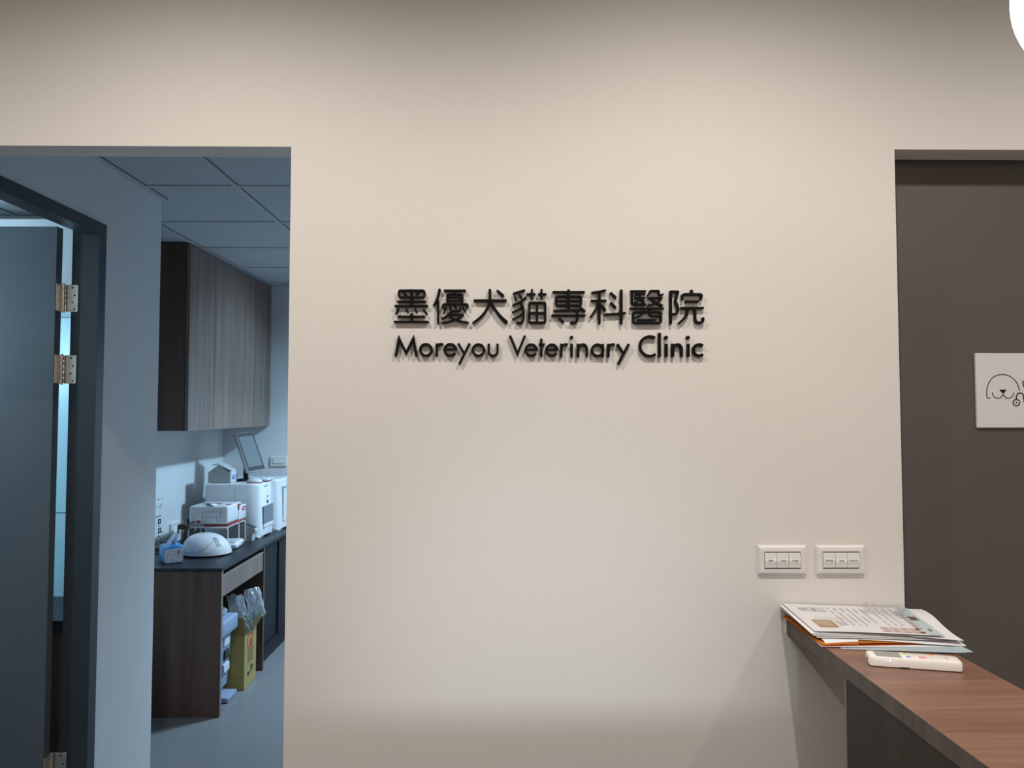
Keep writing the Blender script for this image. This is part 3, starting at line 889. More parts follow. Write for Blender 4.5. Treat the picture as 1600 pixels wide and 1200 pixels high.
# slanted text columns
for c_ in range(6):
    for k in range(11):
        v0 = .12 + k * .06
        if random.random() < .12: continue
        u0 = .33 + c_ * .052 - .012
        if c_ > 3 and k > 8: continue
        rects.append((u0, v0, u0 + .017, v0 + .045))
for c_ in range(7):
    for k in range(4): rects.append((.66 + (c_ % 4) * .055, .10 + k * .10 + (c_ // 4) * .25, .66 + (c_ % 4) * .055 + .014, .16 + k * .10 + (c_ // 4) * .25))
prints(top, geo, rects, M['print_lines'], 'text_column')
rects = [(.13 + k * .026, .50, .13 + k * .026 + .008, .56) for k in range(9)] + [(.26 + .012 * k, .58 + .02 * k, .266 + .012 * k, .80 - .01 * k) for k in range(6)]
prints(top, geo, rects, M['print_lines'], 'small_text')
prints(top, geo, [(.08, .60, .235, .86)], M['print_brown'], 'brown_text_box', .0007)
prints(top, geo, [(.095 + k * .02, .64, .099 + k * .02, .80) for k in range(6)], M['paper'], 'white_text', .0009)
prints(top, geo, [(.08, .14, .145, .26), (.15, .12, .29, .28)], M['paper_g'], 'product_photo', .0007)
prints(top, geo, [(.085, .17, .15, .20), (.19, .15, .21, .26)], M['print_text'], 'product_shade', .0009)
rects = []
for r_ in range(2):
    for k in range(4): rects.append((.56 + k * .075, .80 + r_ * .09, .56 + k * .075 + .062, .865 + r_ * .09))
prints(top, geo, rects, M['print_pink'], 'photo_row')
prints(top, geo, [(.90, .0, .995, .99)], M['print_blue'], 'blue_margin', .0007)
prints(top, geo, [(.90, .36, .965, .50)], M['print_dark'], 'brown_square', .0009)
rects = []
for k in range(7): rects.append((.845, .18 + k * .098, .885, .18 + k * .098 + .022)); rects.append((.85, .18 + k * .098 + .03, .858, .18 + k * .098 + .075)); rects.append((.868, .20 + k * .098, .885, .18 + k * .098 + .07))
prints(top, geo, rects, M['print_text'], 'headline', .0008)
prints(top, geo, [(.93, .80, .95, .88), (.835, .80, .86, .86), (.84, .90, .88, .96)], M['print_dark'], 'dark_mark', .001)
# clear crumpled sleeve at the back right
bm = nb(); n = 22; g = []
A, Bc, C, D = at(1350, 946, Y=YW - .004), at(1412, 949, Y=YW - .004), at(1422, 966, Z=zt + .004), at(1345, 960, Z=zt + .004)
for j in range(13):
    r = []
    for i in range(n + 1):
        u, v = i / n, j / 12
        p = (A * (1 - u) + Bc * u) * (1 - v) + (D * (1 - u) + C * u) * v
        q = noise.noise(Vector((u * 7, v * 5, 3))) ; q2 = noise.noise(Vector((u * 17, v * 13, 8)))
        r.append(bm.verts.new(p + Vector((q2 * .003, 0, .004 + .012 * max(0, q + .25) * (1 - v * .6) + .004 * q2))))
    g.append(r)
for j in range(12):
    for i in range(n): bm.faces.new((g[j][i], g[j][i + 1], g[j + 1][i + 1], g[j + 1][i]))
o = mk('plastic_sleeve', bm, M['sleeve']); tag(o, 'crumpled clear plastic sleeve lying on the back right of the newsletter', 'plastic sleeve')

# ================================================================== REMOTE CONTROL
pL = at(1359, 1030, Z=CZ + .001); pR = at(1502, 1042, Z=CZ + .001)
rc = Vector(((pL.x + pR.x) / 2 - .012, 1.566, CZ)); rz = R(-14)
RL, RW, RH = .172, .047, .0195
t = thing('remote_control', 'white air-conditioner remote with coloured buttons lying on the walnut counter', 'remote control', rc + Vector((0, 0, .0005)), rz)
bm = nb()
out = round_poly([(-RL / 2, -RW / 2), (RL / 2, -RW / 2), (RL / 2, RW / 2), (-RL / 2, RW / 2)], .011, True, 6)
lv = [(.002, -.0025), (.0, 0), (RH * .8, 0), (RH * .95, -.0015), (RH, -.004)]
rg = []
for (z, ins) in lv:
    rg.append([bm.verts.new((p.x * (1 + ins / (RL / 2)), p.y * (1 + ins / (RW / 2)), max(z, .0) + (.0 if z else .0))) for p in out])
lv0 = rg[0]
for v in rg[0]: v.co.z = 0
for v in rg[1]: v.co.z = .002
for a, b in zip(rg, rg[1:]):
    for i in range(len(a)): bm.faces.new((a[i], a[(i + 1) % len(a)], b[(i + 1) % len(a)], b[i]))
bm.faces.new(rg[0][::-1]); bm.faces.new(rg[-1])
mk('shell', bm, M['cream_pl'], t, smooth=True)
mk('display', B(-RL / 2 + .014, -RL / 2 + .062, -.017, .016, RH - .0005, RH + .0007, .0004, 1), M['lcd'], t)
for (x, y, sx, sy, m, lb) in ((-.012, .011, .008, .006, 'green', 'green button'), (-.010, -.008, .008, .006, 'blue', 'blue button'),
                              (.016, -.008, .014, .010, 'pink', 'large pink button'), (.036, .013, .006, .0045, 'orangeb', 'small orange button')):
    bm = nb(); box(bm, x - sx / 2, x + sx / 2, y - sy / 2, y + sy / 2, RH - .0004, RH + .0012, .0005, 1)
    o = mk('button', bm, M[m], t); o['label'] = lb
bm = nb()
for (x, y) in ((.004, .015), (.004, .004), (.012, .016), (.024, .015), (.030, .004), (.036, -.002), (.030, -.012), (.044, -.008), (-.002, .015), (.0, -.004)):
    box(bm, x - .0013, x + .0013, y - .0009, y + .0009, RH, RH + .0003)
box(bm, .060, .062, -.010, .006, RH, RH + .0003)
mk('printed_marks', bm, M['print_text'], t)
bm = nb()
box(bm, -RL / 2 - .0004, -RL / 2 + .004, -.006, .006, .005, .012, .001, 1); mk('ir_window', bm, M['dgrey_pl'], t)
bm = nb(); box(bm, -.030, -.012, -RW / 2 - .0004, -RW / 2 + .004, .0, .0028); mk('battery_notch', bm, M['gapblack'], t)

# ================================================================== LAB FURNITURE
WZ = .762; BF = -1.46; BN = 4.055
# wall cabinet with four doors
t = thing('wall_cabinet', 'tall walnut wall cabinet with four flat doors up to the lab ceiling', 'cabinet', (-1.88, 4.94, 1.47))
mk('body', B(SX + .001, -1.732, 4.205, 5.677, 1.471, HC - .004), M['walnut'], t, world=True)
n = 4; y0 = 4.205; dy = (5.675 - 4.205) / 4
for k in range(4):
    mk('door', B(-1.730, -1.711, y0 + k * dy + .0015, y0 + (k + 1) * dy - .0015, 1.471, HC - .008, .0006, 1), M['walnut_l'], t, world=True)

# base furniture: end panel, drawer, divider, smoked glass cabinets and one continuous worktop
o = mk('worktop', B(SX + .001, BF + .002, BN - .002, FY - .002, WZ - .018, WZ, .001, 1), M['worktop']); tag(o, 'continuous black worktop carrying the lab machines', 'worktop')
t = thing('desk_unit', 'walnut desk unit with deep end panel and one drawer under the black worktop', 'desk', (-1.75, 4.4, 0))
mk('end_panel', B(SX + .002, BF, BN, BN + .022, 0, WZ - .019), M['walnut'], t, world=True)
bm = nb(); box(bm, BF + .0002, BF + .0015, BN - .0005, BN + .0225, 0, WZ - .019)
o = mk('edge_strip', bm, M['edgeband'], t, world=True); o['label'] = 'paler edge strip'
d = mk('drawer', B(-1.90, BF - .004, BN + .024, 4.762, .608, .716), M['walnut_l'], t, world=True)
bm = nb(); box(bm, BF - .0035, BF - .001, BN + .024, 4.762, .714, .7185); mk('finger_pull', bm, M['skirt'], d, world=True)
mk('divider', B(SX + .002, BF, 4.765, 4.787, 0, WZ - .019), M['walnut'], t, world=True)
mk('back_rail', B(-1.92, -1.905, BN + .024, 4.762, .50, .74), M['walnut'], t, world=True)
t = thing('glass_cabinet', 'dark cabinet with smoked glass doors under the worktop far end', 'cabinet', (-1.75, 5.2, 0))
GX = -1.487
mk('body', B(SX + .002, GX - .022, 4.789, FY - .003, .03, WZ - .019), M['dkframe'], t, world=True)
mk('plinth', B(SX + .002, GX - .03, 4.789, FY - .003, 0, .028), M['skirt'], t, world=True)
for (ya, yb) in ((4.791, 5.232), (5.236, FY - .006)):
    bm = nb(); fw = .045
    box(bm, GX - .020, GX, ya, ya + fw, .032, .742); box(bm, GX - .020, GX, yb - fw, yb, .032, .742)
    box(bm, GX - .020, GX, ya + fw, yb - fw, .032, .032 + .07); box(bm, GX - .020, GX, ya + fw, yb - fw, .742 - .03, .742)
    dr = mk('door', bm, M['dkframe'], t, world=True)
    mk('glass_pane', B(GX - .014, GX - .009, ya + fw, yb - fw, .102, .712), M['glassblack'], dr, world=True)


# ------------------------------------------------ tissue pack
def P2(px, py, Z): return at(px, py, Z=Z)


t = thing('tissue_pack', 'blue tissue pack with silver end and a tissue sticking out, on the worktop', 'tissue pack', (-1.800, 4.235, WZ + .0005), R(36))
w_, l_, h_ = .102, .125, .092
bm = nb()
box(bm, -w_ / 2, w_ / 2, -l_ / 2, l_ / 2, 0, h_, .012, 4)
for v in bm.verts:
    v.co.x += .003 * math.sin(v.co.z * 60 + v.co.y * 40); v.co.z += .004 * math.sin(v.co.x * 30 + 1) * (v.co.z / h_)
mk('wrapper', bm, M['tissue_b'], t, smooth=True)
bm = nb()
pl = round_poly([(-w_ / 2 + .004, .004), (w_ / 2 - .004, .004), (w_ / 2 - .004, h_ - .012), (-w_ / 2 + .004, h_ - .016)], .014, True, 5)
prism(bm, [(p.x, p.y) for p in pl], lambda u, v, d_: (u, d_, v), -l_ / 2 - .002, -l_ / 2 + .002)
mk('end_panel', bm, M['tissue_w'], t)
bm = nb()
random.seed(9)
for k in range(60):
    u = random.uniform(-.036, .036); v = random.uniform(.008, .018 + .022 * max(0, 1 - abs(u - .004) / .045))
    s = random.uniform(.0008, .0022)
    box(bm, u - s, u + s, -l_ / 2 - .0026, -l_ / 2 - .0018, v - s, v + s)
box(bm, .022, .026, -l_ / 2 - .0027, -l_ / 2 - .0018, .046, .066, mi=1)
mk('printed_pattern', bm, [M['tissue'], M['ink']], t)
bm = nb(); n = 10; g = []
for j in range(11):
    v = j / 10; r = []
    for i in range(n + 1):
        u = i / n - .5
        wd = .050 * (1 - .45 * v)
        q = noise.noise(Vector((u * 6, v * 4, 2)))
        r.append(bm.verts.new((u * wd + .028 * v - .005, .012 * math.sin(u * 9) + q * .012 - .01 * v, h_ - .004 + .062 * v + .01 * q * v)))
    g.append(r)
for j in range(10):
    for i in range(n): bm.faces.new((g[j][i], g[j][i + 1], g[j + 1][i + 1], g[j + 1][i]))
mk('tissue', bm, M['tissue'], t, smooth=True)

# ------------------------------------------------ dome device
t = thing('dome_centrifuge', 'white dome shaped benchtop device with a small display, in front of the wire rack', 'lab device', (-1.685, 4.45, WZ), R(0))
bm = nb()
NU, NV = 48, 20
dw, dd, dh = .134, .125, .112


def dome(a, v, off=0):
    """a angle, v 0..1 from base to top"""
    phi = v * math.pi / 2
    rr = math.cos(phi) ** .82 if v < 1 else 0
    zz = math.sin(phi) ** .95
    x = (dw + off) * rr * math.cos(a); y = (dd + off) * rr * math.sin(a); z = .010 + (dh + off) * zz
    k = (x / dw)
    x -= .018 * zz                       # peak a little to the left
    return Vector((x, y, z))


g = [[bm.verts.new(dome(2 * math.pi * i / NU, j / NV)) for i in range(NU)] for j in range(NV)]
tp = bm.verts.new(dome(0, 1))
for j in range(NV - 1):
    for i in range(NU): bm.faces.new((g[j][i], g[j][(i + 1) % NU], g[j + 1][(i + 1) % NU], g[j + 1][i]))
for i in range(NU): bm.faces.new((g[-1][i], g[-1][(i + 1) % NU], tp))
bm.faces.new(g[0][::-1])
mk('shell', bm, M['white_pl'], t, smooth=True)
bm = nb()
pts = [dome(R(-150 + 118 * k / 20), .10 + (.0 if k < 9 else .52 * ((k - 9) / 11) ** 1.3), .0008) for k in range(21)]
tube(bm, pts, .0011, 6)
mk('lid_seam', bm, M['sample'], t)
bm = nb()
dp = [[dome(R(-44 + 15 * i / 3), .26 + .34 * j / 4, .0012) for i in range(4)] for j in range(5)]
gg = [[bm.verts.new(p) for p in r] for r in dp]
for j in range(4):
    for i in range(3): bm.faces.new((gg[j][i], gg[j][i + 1], gg[j + 1][i + 1], gg[j + 1][i]))
mk('display', bm, M['lcd'], t)
bm = nb()
for a in (45, 135, 225, 315):
    bm = nb(); cyl(bm, (.085 * math.cos(R(a)), .085 * math.sin(R(a)), .0005), (.085 * math.cos(R(a)), .085 * math.sin(R(a)), .012), .012, n=12)
    mk('rubber_foot', bm, M['dgrey_pl'], t)
bm = nb(); cyl(bm, (-.018, 0, .121), (-.018, 0, .1235), .012, n=16); mk('top_button', bm, M['grey_pl'], t)

# ------------------------------------------------ wire rack
RY0, RY1 = 4.585, 4.893
q0, q1 = at(294, 823.5, Y=RY0), at(357, 823.5, Y=RY0)
RX0, RX1, RZ = q0.x + .003, q1.x - .003, q0.z
t = thing('wire_rack', 'white metal riser rack carrying the boxy analyser on the worktop', 'rack', ((RX0 + RX1) / 2, (RY0 + RY1) / 2, WZ))
bm = nb()
for x in (RX0, RX1):
    for y in (RY0, RY1): pass
box(bm, RX0 + .004, RX1 - .004, RY0 + .004, RY1 - .004, RZ - .006, RZ - .001)
mk('shelf_plate', bm, M['white_pl'], t, world=True)
for y in (RY0, RY0 + .19, RY1 - .004):
    bm = nb()
    pts = [(RX0, y, WZ + .0005), (RX0, y, RZ - .018)] + [(RX0 + .006, y, RZ - .006), (RX0 + .016, y, RZ - .003), (RX1 - .016, y, RZ - .003), (RX1 - .006, y, RZ - .006)] + [(RX1, y, RZ - .018), (RX1, y, WZ + .0005)]
    tube(bm, pts, .0036, 8)
    mk('leg_hoop', bm, M['white_pl'], t, world=True, smooth=True)

# ------------------------------------------------ analyser on rack
t = thing('boxy_analyser', 'white boxy analyser with red trim and red label standing on the wire rack', 'lab device', ((RX0 + RX1) / 2, 4.73, RZ))
AX0, AX1, AY0 = at(295, 800, Y=4.60).x, at(356, 800, Y=4.60).x, 4.60
AT = at(330, 791, Y=4.60).z
bm = nb(); box(bm, AX0, AX1, AY0, 4.845, RZ + .012, AT, .012, 3)
mk('body', bm, M['white_pl'], t, world=True, smooth=True)
bm = nb(); box(bm, AX0 + .01, AX1 + .004, 4.78, 4.915, RZ + .012, AT - .022, .004, 2)
mk('printer_module', bm, M['white_pl'], t, world=True, smooth=True)
bm = nb(); box(bm, AX0 + .085, AX1 + .002, AY0 + .003, 4.91, RZ + .0005, RZ + .011)
o = mk('base', bm, M['red_pl'], t, world=True); o['label'] = 'dark red base strip'
bm = nb(); box(bm, AX0 + .004, AX0 + .085, AY0 + .003, 4.90, RZ + .0005, RZ + .011); mk('foot', bm, M['grey_pl'], t, world=True)
f3 = lambda u, v, d_: (u, d_, v)
bm = nb()
fcx = (AX0 + AX1) / 2 + .018; a0_ = RZ + .028
stroke(bm, [(fcx - .055, a0_ + .058), (fcx + .055, a0_ + .058), (fcx + .055, a0_), (fcx + .033, a0_), (fcx + .033, a0_ + .028), (fcx - .033, a0_ + .028), (fcx - .033, a0_), (fcx - .055, a0_)], .0026, f3, AY0 - .0008, AY0 + .001, closed=True, mitre=1.5)
mk('hatch_line', bm, M['sample'], t, world=True)
bm = nb(); box(bm, AX0 + .045, AX0 + .070, AY0 - .0012, AY0 + .001, a0_ - .006, a0_ + .008); mk('port', bm, M['red_pl'], t, world=True)
bm = nb(); stroke(bm, arc(AX0 + .027, a0_ + .025, .006, 0, 360, 16)[:-1], .0012, f3, AY0 - .0008, AY0 + .001, closed=True); mk('screw_cover', bm, M['grey_pl'], t, world=True)
bm = nb(); cyl(bm, (AX0 + .03, AY0 - .012, a0_), (AX0 + .03, AY0 + .001, a0_), .005, n=10); tube(bm, catmull([(AX0 + .03, AY0 - .010, a0_), (AX0 + .015, AY0 - .02, a0_ - .006), (AX0 + .0, AY0 - .022, RZ + .002), (AX0 - .012, AY0 - .018, RZ - .03), (AX0 - .014, AY0 - .0, WZ + .006)], 5), .003, 8)
mk('power_lead', bm, M['gapblack'], t, world=True, smooth=True)
bm = nb()
box(bm, AX0 + .05, AX0 + .15, 4.69, 4.73, AT, AT + .0015); mk('display', bm, M['seam'], t, world=True)
bm = nb(); box(bm, AX1 - .035, AX1 - .010, 4.66, 4.70, AT, AT + .0012); mk('red_mark', bm, M['redlabel'], t, world=True)
bm = nb(); box(bm, AX1 - .006, AX1 + .0055, 4.768, 4.81, AT - .020, AT - .008); mk('red_latch', bm, M['redlabel'], t, world=True)
bm = nb(); box(bm, AX1 + .001, AX1 + .0050, 4.775, 4.785, AT - .045, AT - .021); mk('latch_stem', bm, M['seam'], t, world=True)
bm = nb(); box(bm, AX1 + .003, AX1 + .0052, 4.835, 4.902, AT - .056, AT - .032); o = mk('label_plate', bm, M['redlabel'], t, world=True); o['label'] = 'red label'
bm = nb(); box(bm, AX1 + .0052, AX1 + .0058, 4.855, 4.890, AT - .048, AT - .040); mk('label_print', bm, M['white_pl'], t, world=True)
# little white receipt curling on its top
bm = nb(); g = []
for j in range(9):
    v = j / 8
    g.append([bm.verts.new((AX0 + .09 + .055 * v + .01 * i, 4.615 + .055 * i - .01 * v, AT + .001 + .012 * math.sin(math.pi * v) * (1 - .5 * i))) for i in (0, 1)])
for a, b in zip(g, g[1:]): bm.faces.new((a[0], a[1], b[1], b[0]))
o = mk('receipt', bm, M['paper_w'], smooth=True); tag(o, 'small curled white paper slip on top of the boxy analyser', 'paper slip')

# ------------------------------------------------ handheld reader on worktop
t = thing('handheld_reader', 'small rounded white reader with grey window lying under the wire rack edge', 'lab device', (-1.625, 4.685, WZ + .0005), R(4))
bm = nb(); box(bm, -.062, .052, -.092, .075, 0, .042, .016, 4)
for v in bm.verts:
    if v.co.y < -.02: v.co.z *= 1 - .25 * (-.02 - v.co.y) / .085
mk('body', bm, M['white_pl'], t, smooth=True)
bm = nb(); box(bm, -.050, .032, -.080, -.02, .0345, .0400, .003, 2); mk('window', bm, M['grey_pl'], t)
bm = nb(); box(bm, -.045, .030, -.0935, -.0885, .015, .019, 0); mk('slot', bm, M['gapblack'], t)
bm = nb(); box(bm, .050, .0535, .02, .04, .015, .024); mk('button', bm, M['gapblack'], t)

# ------------------------------------------------ wedge shaped terminal
t = thing('wedge_terminal', 'grey wedge shaped terminal with dark sloped screen beside the large analyser', 'lab device', (-1.63, 4.90, WZ))
bm = nb()
prof = [(-.085, 0), (.060, 0), (.060, .020), (.088, .066), (.080, .074), (-.085, .120)]
prof = [(-.075, 0), (.045, 0), (.047, .048), (.068, .062), (.062, .074), (-.06, .118), (-.075, .108)]
prism(bm, prof, lambda u, v, d_: (-1.622 + u, d_, WZ + .0005 + v), 4.898, 4.958)
mk('body', bm, M['grey_pl'], t, world=True)
bm = nb()
prism(bm, [(-.045, .1155), (.058, .0778), (.0585, .0795), (-.0445, .1172)], lambda u, v, d_: (-1.622 + u, d_, WZ + .0005 + v), 4.903, 4.953)
mk('screen', bm, M['dgrey_pl'], t, world=True)


# ------------------------------------------------ the two large analysers
def big_analyser(Y0, Y1, X1, Z1, label, group, win):
    t = thing('benchtop_analyser', label, 'lab device', (-1.72, (Y0 + Y1) / 2, WZ), 0, group)
    bm = nb()
    # plan outline: rounded front edge towards the room
    pts = [(-1.905, Y0), (X1 - .055, Y0), (X1 - .022, Y0 + .008), (X1, Y0 + .038), (X1 + .006, (Y0 + Y1) / 2), (X1, Y1 - .03), (X1 - .03, Y1), (-1.905, Y1)]
    pts = [(p.x, p.y) for p in round_poly(pts, .02, True, 4)]
    lev = [(WZ + .014, 0), (WZ + .03, 0), (Z1 - .012, 0), (Z1 - .003, -.006), (Z1, -.016)]
    cx_, cy_ = -1.72, (Y0 + Y1) / 2; rg = []
    for (z, ins) in lev:
        k = (z - WZ) / (Z1 - WZ)
        rg.append([bm.verts.new((cx_ + (x - cx_) * (1 + ins / .18) - (.012 * k * k if x > -1.62 else 0), cy_ + (y - cy_) * (1 + ins / ((Y1 - Y0) / 2)), z)) for x, y in pts])
    for a, b in zip(rg, rg[1:]):
        for i in range(len(a)): bm.faces.new((a[i], a[(i + 1) % len(a)], b[(i + 1) % len(a)], b[i]))
    bm.faces.new(rg[0][::-1]); bm.faces.new(rg[-1])
    mk('body', bm, M['white_pl'], t, world=True, smooth=True)
    bm = nb(); box(bm, -1.89, X1 - .05, Y0 + .02, Y1 - .02, WZ + .0005, WZ + .0135); box(bm, X1 - .10, X1 - .006, Y0 + .006, Y0 + .10, WZ + .0005, WZ + .0138, .002, 1); box(bm, X1 - .10, X1 - .006, Y1 - .08, Y1 - .01, WZ + .0005, WZ + .0138, .002, 1)
    mk('base', bm, M['white_pl'], t, world=True)
    bm = nb(); box(bm, -1.712, -1.710, Y0 - .0006, Y0 + .001, WZ + .10, Z1 - .02); mk('panel_seam', bm, M['grey_pl'], t, world=True)
    if win:
        bm = nb(); box(bm, X1 - .004, X1 + .0062, Y0 + .055, Y1 - .035, WZ + .085, WZ + .20, .002, 1)
        o = mk('sample_window', bm, mat('smoke_grey_plastic', (.13, .15, .17), .2), t, world=True); o['label'] = 'smoke grey window'
        bm = nb(); box(bm, X1 - .006, X1 + .009, Y0 + .06, Y1 - .04, WZ + .062, WZ + .083, .002, 1)
        mk('tray', bm, M['white_pl'], t, world=True)
        bm = nb(); box(bm, X1 - .004, X1 + .0062, Y0 + .14, Y0 + .15, WZ + .255, WZ + .262); mk('indicator', bm, M['sample'], t, world=True)
        bm = nb(); box(bm, X1 - .004, X1 + .0062, Y0 + .14, Y0 + .15, WZ + .215, WZ + .232); mk('key_slot', bm, M['seam'], t, world=True)
        bm = nb(); box(bm, X1 - .012, X1 + .000, Y0 + .10, Y0 + .16, WZ + .327, WZ + .330); mk('vent_slot', bm, M['sample'], t, world=True)
    else:
        bm = nb(); f_ = lambda u, v, d_: (d_, u, v)
        stroke(bm, [(Y0 + .07, WZ + .06), (Y1 - .05, WZ + .06), (Y1 - .05, Z1 - .055), (Y0 + .07, Z1 - .055)], .003, f_, X1 - .006, X1 + .006, closed=True)
        mk('door_seam', bm, M['grey_pl'], t, world=True)


AZ = 1.112
big_analyser(4.965, 5.262, -1.548, AZ, 'large white analyser carrying the touch monitor, the nearer of the two', 'large analysers in the lab', True)
big_analyser(5.285, 5.60, -1.515, AZ, 'large white analyser in the far corner, half hidden by the sign wall', 'large analysers in the lab', False)

# ------------------------------------------------ small printer on top of the analyser
t = thing('label_printer', 'small grey-white printer with sloped lid on top of the near analyser', 'printer', (-1.83, 5.06, AZ))
bm = nb()
prof = [(-1.905, .002), (-1.772, .002), (-1.772, .072), (-1.842, .118), (-1.905, .070)]
prism(bm, prof, lambda u, v, d_: (u, d_, AZ + v), 5.02, 5.13)
mk('body', bm, M['grey_pl'], t, world=True)
bm = nb()
prism(bm, [(-1.878, .122), (-1.845, .127), (-1.752, .083), (-1.754, .0765), (-1.843, .1195), (-1.878, .114)], lambda u, v, d_: (u, d_, AZ + v), 5.018, 5.135)
mk('lid', bm, M['white_pl'], t, world=True)
bm = nb(); box(bm, -1.771, -1.755, 5.02, 5.135, AZ + .002, AZ + .078, .003, 2); mk('front_panel', bm, M['white_pl'], t, world=True)
bm = nb(); box(bm, -1.7555, -1.7535, 5.035, 5.115, AZ + .022, AZ + .055); mk('display', bm, mat('blue_grey_display', (.25, .32, .50), .3), t, world=True)
bm = nb(); box(bm, -1.7540, -1.7528, 5.040, 5.052, AZ + .026, AZ + .042); mk('button', bm, M['gapblack'], t, world=True)

# ------------------------------------------------ touch monitor
BL = at(388, 738, Y=5.10); TL = at(372, 677, Y=5.165); TR = at(399, 674, Y=5.285)
ex = (TR - TL).normalized(); ey0 = (TL - BL); ey = (ey0 - ex * ey0.dot(ex)).normalized(); ez = ex.cross(ey)   # ez points out of the screen
MW, MHh = (TR - TL).length, ey0.length
t = thing('touch_monitor', 'portrait touch monitor on a foot on top of the near analyser', 'monitor', (BL.x + .06, BL.y + .08, AZ + .0005))


def mon(u, v, d_): return BL + ex * u + ey * v + ez * d_


def mbox(u0, u1, v0, v1, d0_, d1_, bev=0):
    bm = nb(); vs_ = box(bm, u0, u1, v0, v1, d0_, d1_, bev, 2)
    for v in bm.verts: v.co = mon(*v.co)
    return bm


mk('housing', mbox(0, MW, 0, MHh, -.028, 0, .004), M['grey_pl'], t, world=True, smooth=True)
mk('bezel', mbox(.004, MW - .003, .005, MHh - .004, -.001, .0012), M['dgrey_pl'], t, world=True)
mk('screen', mbox(.016, MW - .014, .034, MHh - .028, .0, .0018), M['screen'], t, world=True)
bm = nb(); c0 = mon(MW * .5, MHh * .45, -.028); ft = Vector((BL.x - .055, BL.y + .12, AZ + .012))
tube(bm, [c0, c0 + Vector((-.02, .02, -.01)), ft + Vector((0, 0, .08)), ft], .017, 12); mk('stand_neck', bm, M['dgrey_pl'], t, world=True, smooth=True)
bm = nb(); box(bm, ft.x - .05, ft.x + .07, ft.y - .075, ft.y + .01, AZ + .001, AZ + .014, .005, 2); mk('foot', bm, M['dgrey_pl'], t, world=True)

# keyboard-like white pad and mouse-like scanner on the analyser top
t = thing('white_keypad', 'thin white keypad with red underside on the analyser behind the mouse', 'keypad', (-1.60, 5.16, AZ + .0005))
k0 = at(385, 747, Z=AZ + .004)
bm = nb(); box(bm, -1.645, -1.553, 5.125, 5.255, AZ + .006, AZ + .020, .004, 2); mk('top_shell', bm, M['white_pl'], t, world=True, smooth=True)
bm = nb(); box(bm, -1.641, -1.557, 5.129, 5.251, AZ + .001, AZ + .006); mk('bottom_shell', bm, M['red_pl'], t, world=True)
t = thing('computer_mouse', 'white mouse with red base on top of the near analyser front edge', 'mouse', (-1.612, 5.04, AZ + .0005))
bm = nb(); bmesh.ops.create_uvsphere(bm, u_segments=28, v_segments=16, radius=1)
for v in bm.verts:
    v.co = Vector((v.co.x * .050, v.co.y * .030, max(0, v.co.z) * .026 + .006))
bmesh.ops.remove_doubles(bm, verts=bm.verts[:], dist=1e-6)
mk('shell', bm, M['white_pl'], t, smooth=True)
bm = nb()
prism(bm, [(math.cos(2 * math.pi * k / 28) * .050, math.sin(2 * math.pi * k / 28) * .030) for k in range(28)], lambda u, v, d_: (u, v, d_), 0, .006)
mk('base', bm, M['redlabel'], t)

# ------------------------------------------------ cables, plugs, outlets, poster
for k, (ya, yb) in enumerate(((4.79, 4.93), (4.975, 5.115))):
    t = thing('wall_outlet', ['white socket plate above the worktop, the one nearer the tissue pack', 'white socket plate above the worktop, the one beside the boxy analyser'][k], 'socket', (SX, (ya + yb) / 2, .835), 0, 'socket plates on the lab side wall')
    mk('frame', B(SX + .0005, SX + .012, ya, yb, .80, .885, .003, 2), M['plate'], t, world=True)
    mk('socket_insert', B(SX + .010, SX + .0135, ya + .025, yb - .025, .822, .863, .001, 1), M['sticker'], t, world=True)
bm = nb()
for (y, z) in ((4.895, .853), (5.05, .872)):
    box(bm, SX + .0145, SX + .052, y - .018, y + .018, z - .015, z + .015, .004, 2)
    p = [(SX + .05, y, z), (SX + .085, y - .02, z - .008), (SX + .10, y - .06, z - .045), (SX + .09, y - .10, z - .075), (SX + .11, y - .17, WZ + .006), (SX + .14, y - .30, WZ + .006)]
    tube(bm, catmull(p, 5), .0042, 8)
for v in bm.verts: v.co.z = max(v.co.z, WZ + .0008)
o = mk('power_cable', bm, M['gapblack'], smooth=True); tag(o, 'black plugs and power cables running from the wall sockets down to the worktop', 'cable')
bm = nb()
tube(bm, catmull([(SX + .13, 4.66, WZ + .03), (SX + .16, 4.70, WZ + .006), (SX + .26, 4.78, WZ + .006), (SX + .20, 4.86, WZ + .02), (SX + .30, 4.9, WZ + .02), (SX + .16, 4.95, WZ + .008)], 6), .0045, 8)
tube(bm, catmull([(SX + .05, 4.62, WZ + .006), (SX + .015, 4.50, WZ + .02), (SX + .012, 4.46, WZ + .04), (SX + .03, 4.42, WZ + .006), (SX + .12, 4.5, WZ + .006)], 6), .0045, 8)
for k in range(4):
    tube(bm, catmull([(SX + .18, 4.74 + .03 * k, WZ + .01 + .012 * k), (SX + .25, 4.80, WZ + .03 + .006 * k), (SX + .33, 4.76 + .05 * k, WZ + .012), (SX + .30, 4.87, WZ + .02), (SX + .20, 4.93 - .03 * k, WZ + .01)], 6), .0042, 8)
for v in bm.verts: v.co.z = max(v.co.z, WZ + .0008)
o = mk('cable_tangle', bm, M['gapblack'], smooth=True); tag(o, 'tangle of black cables under the wire rack behind the dome device', 'cable')
t = thing('power_adapter', 'small white adapter block hanging on the cable by the sockets', 'adapter', (SX + .10, 4.98, .825))
mk('body', B(SX + .075, SX + .098, 4.985, 5.02, .805, .855, .003, 2), M['white_pl'], t, world=True)

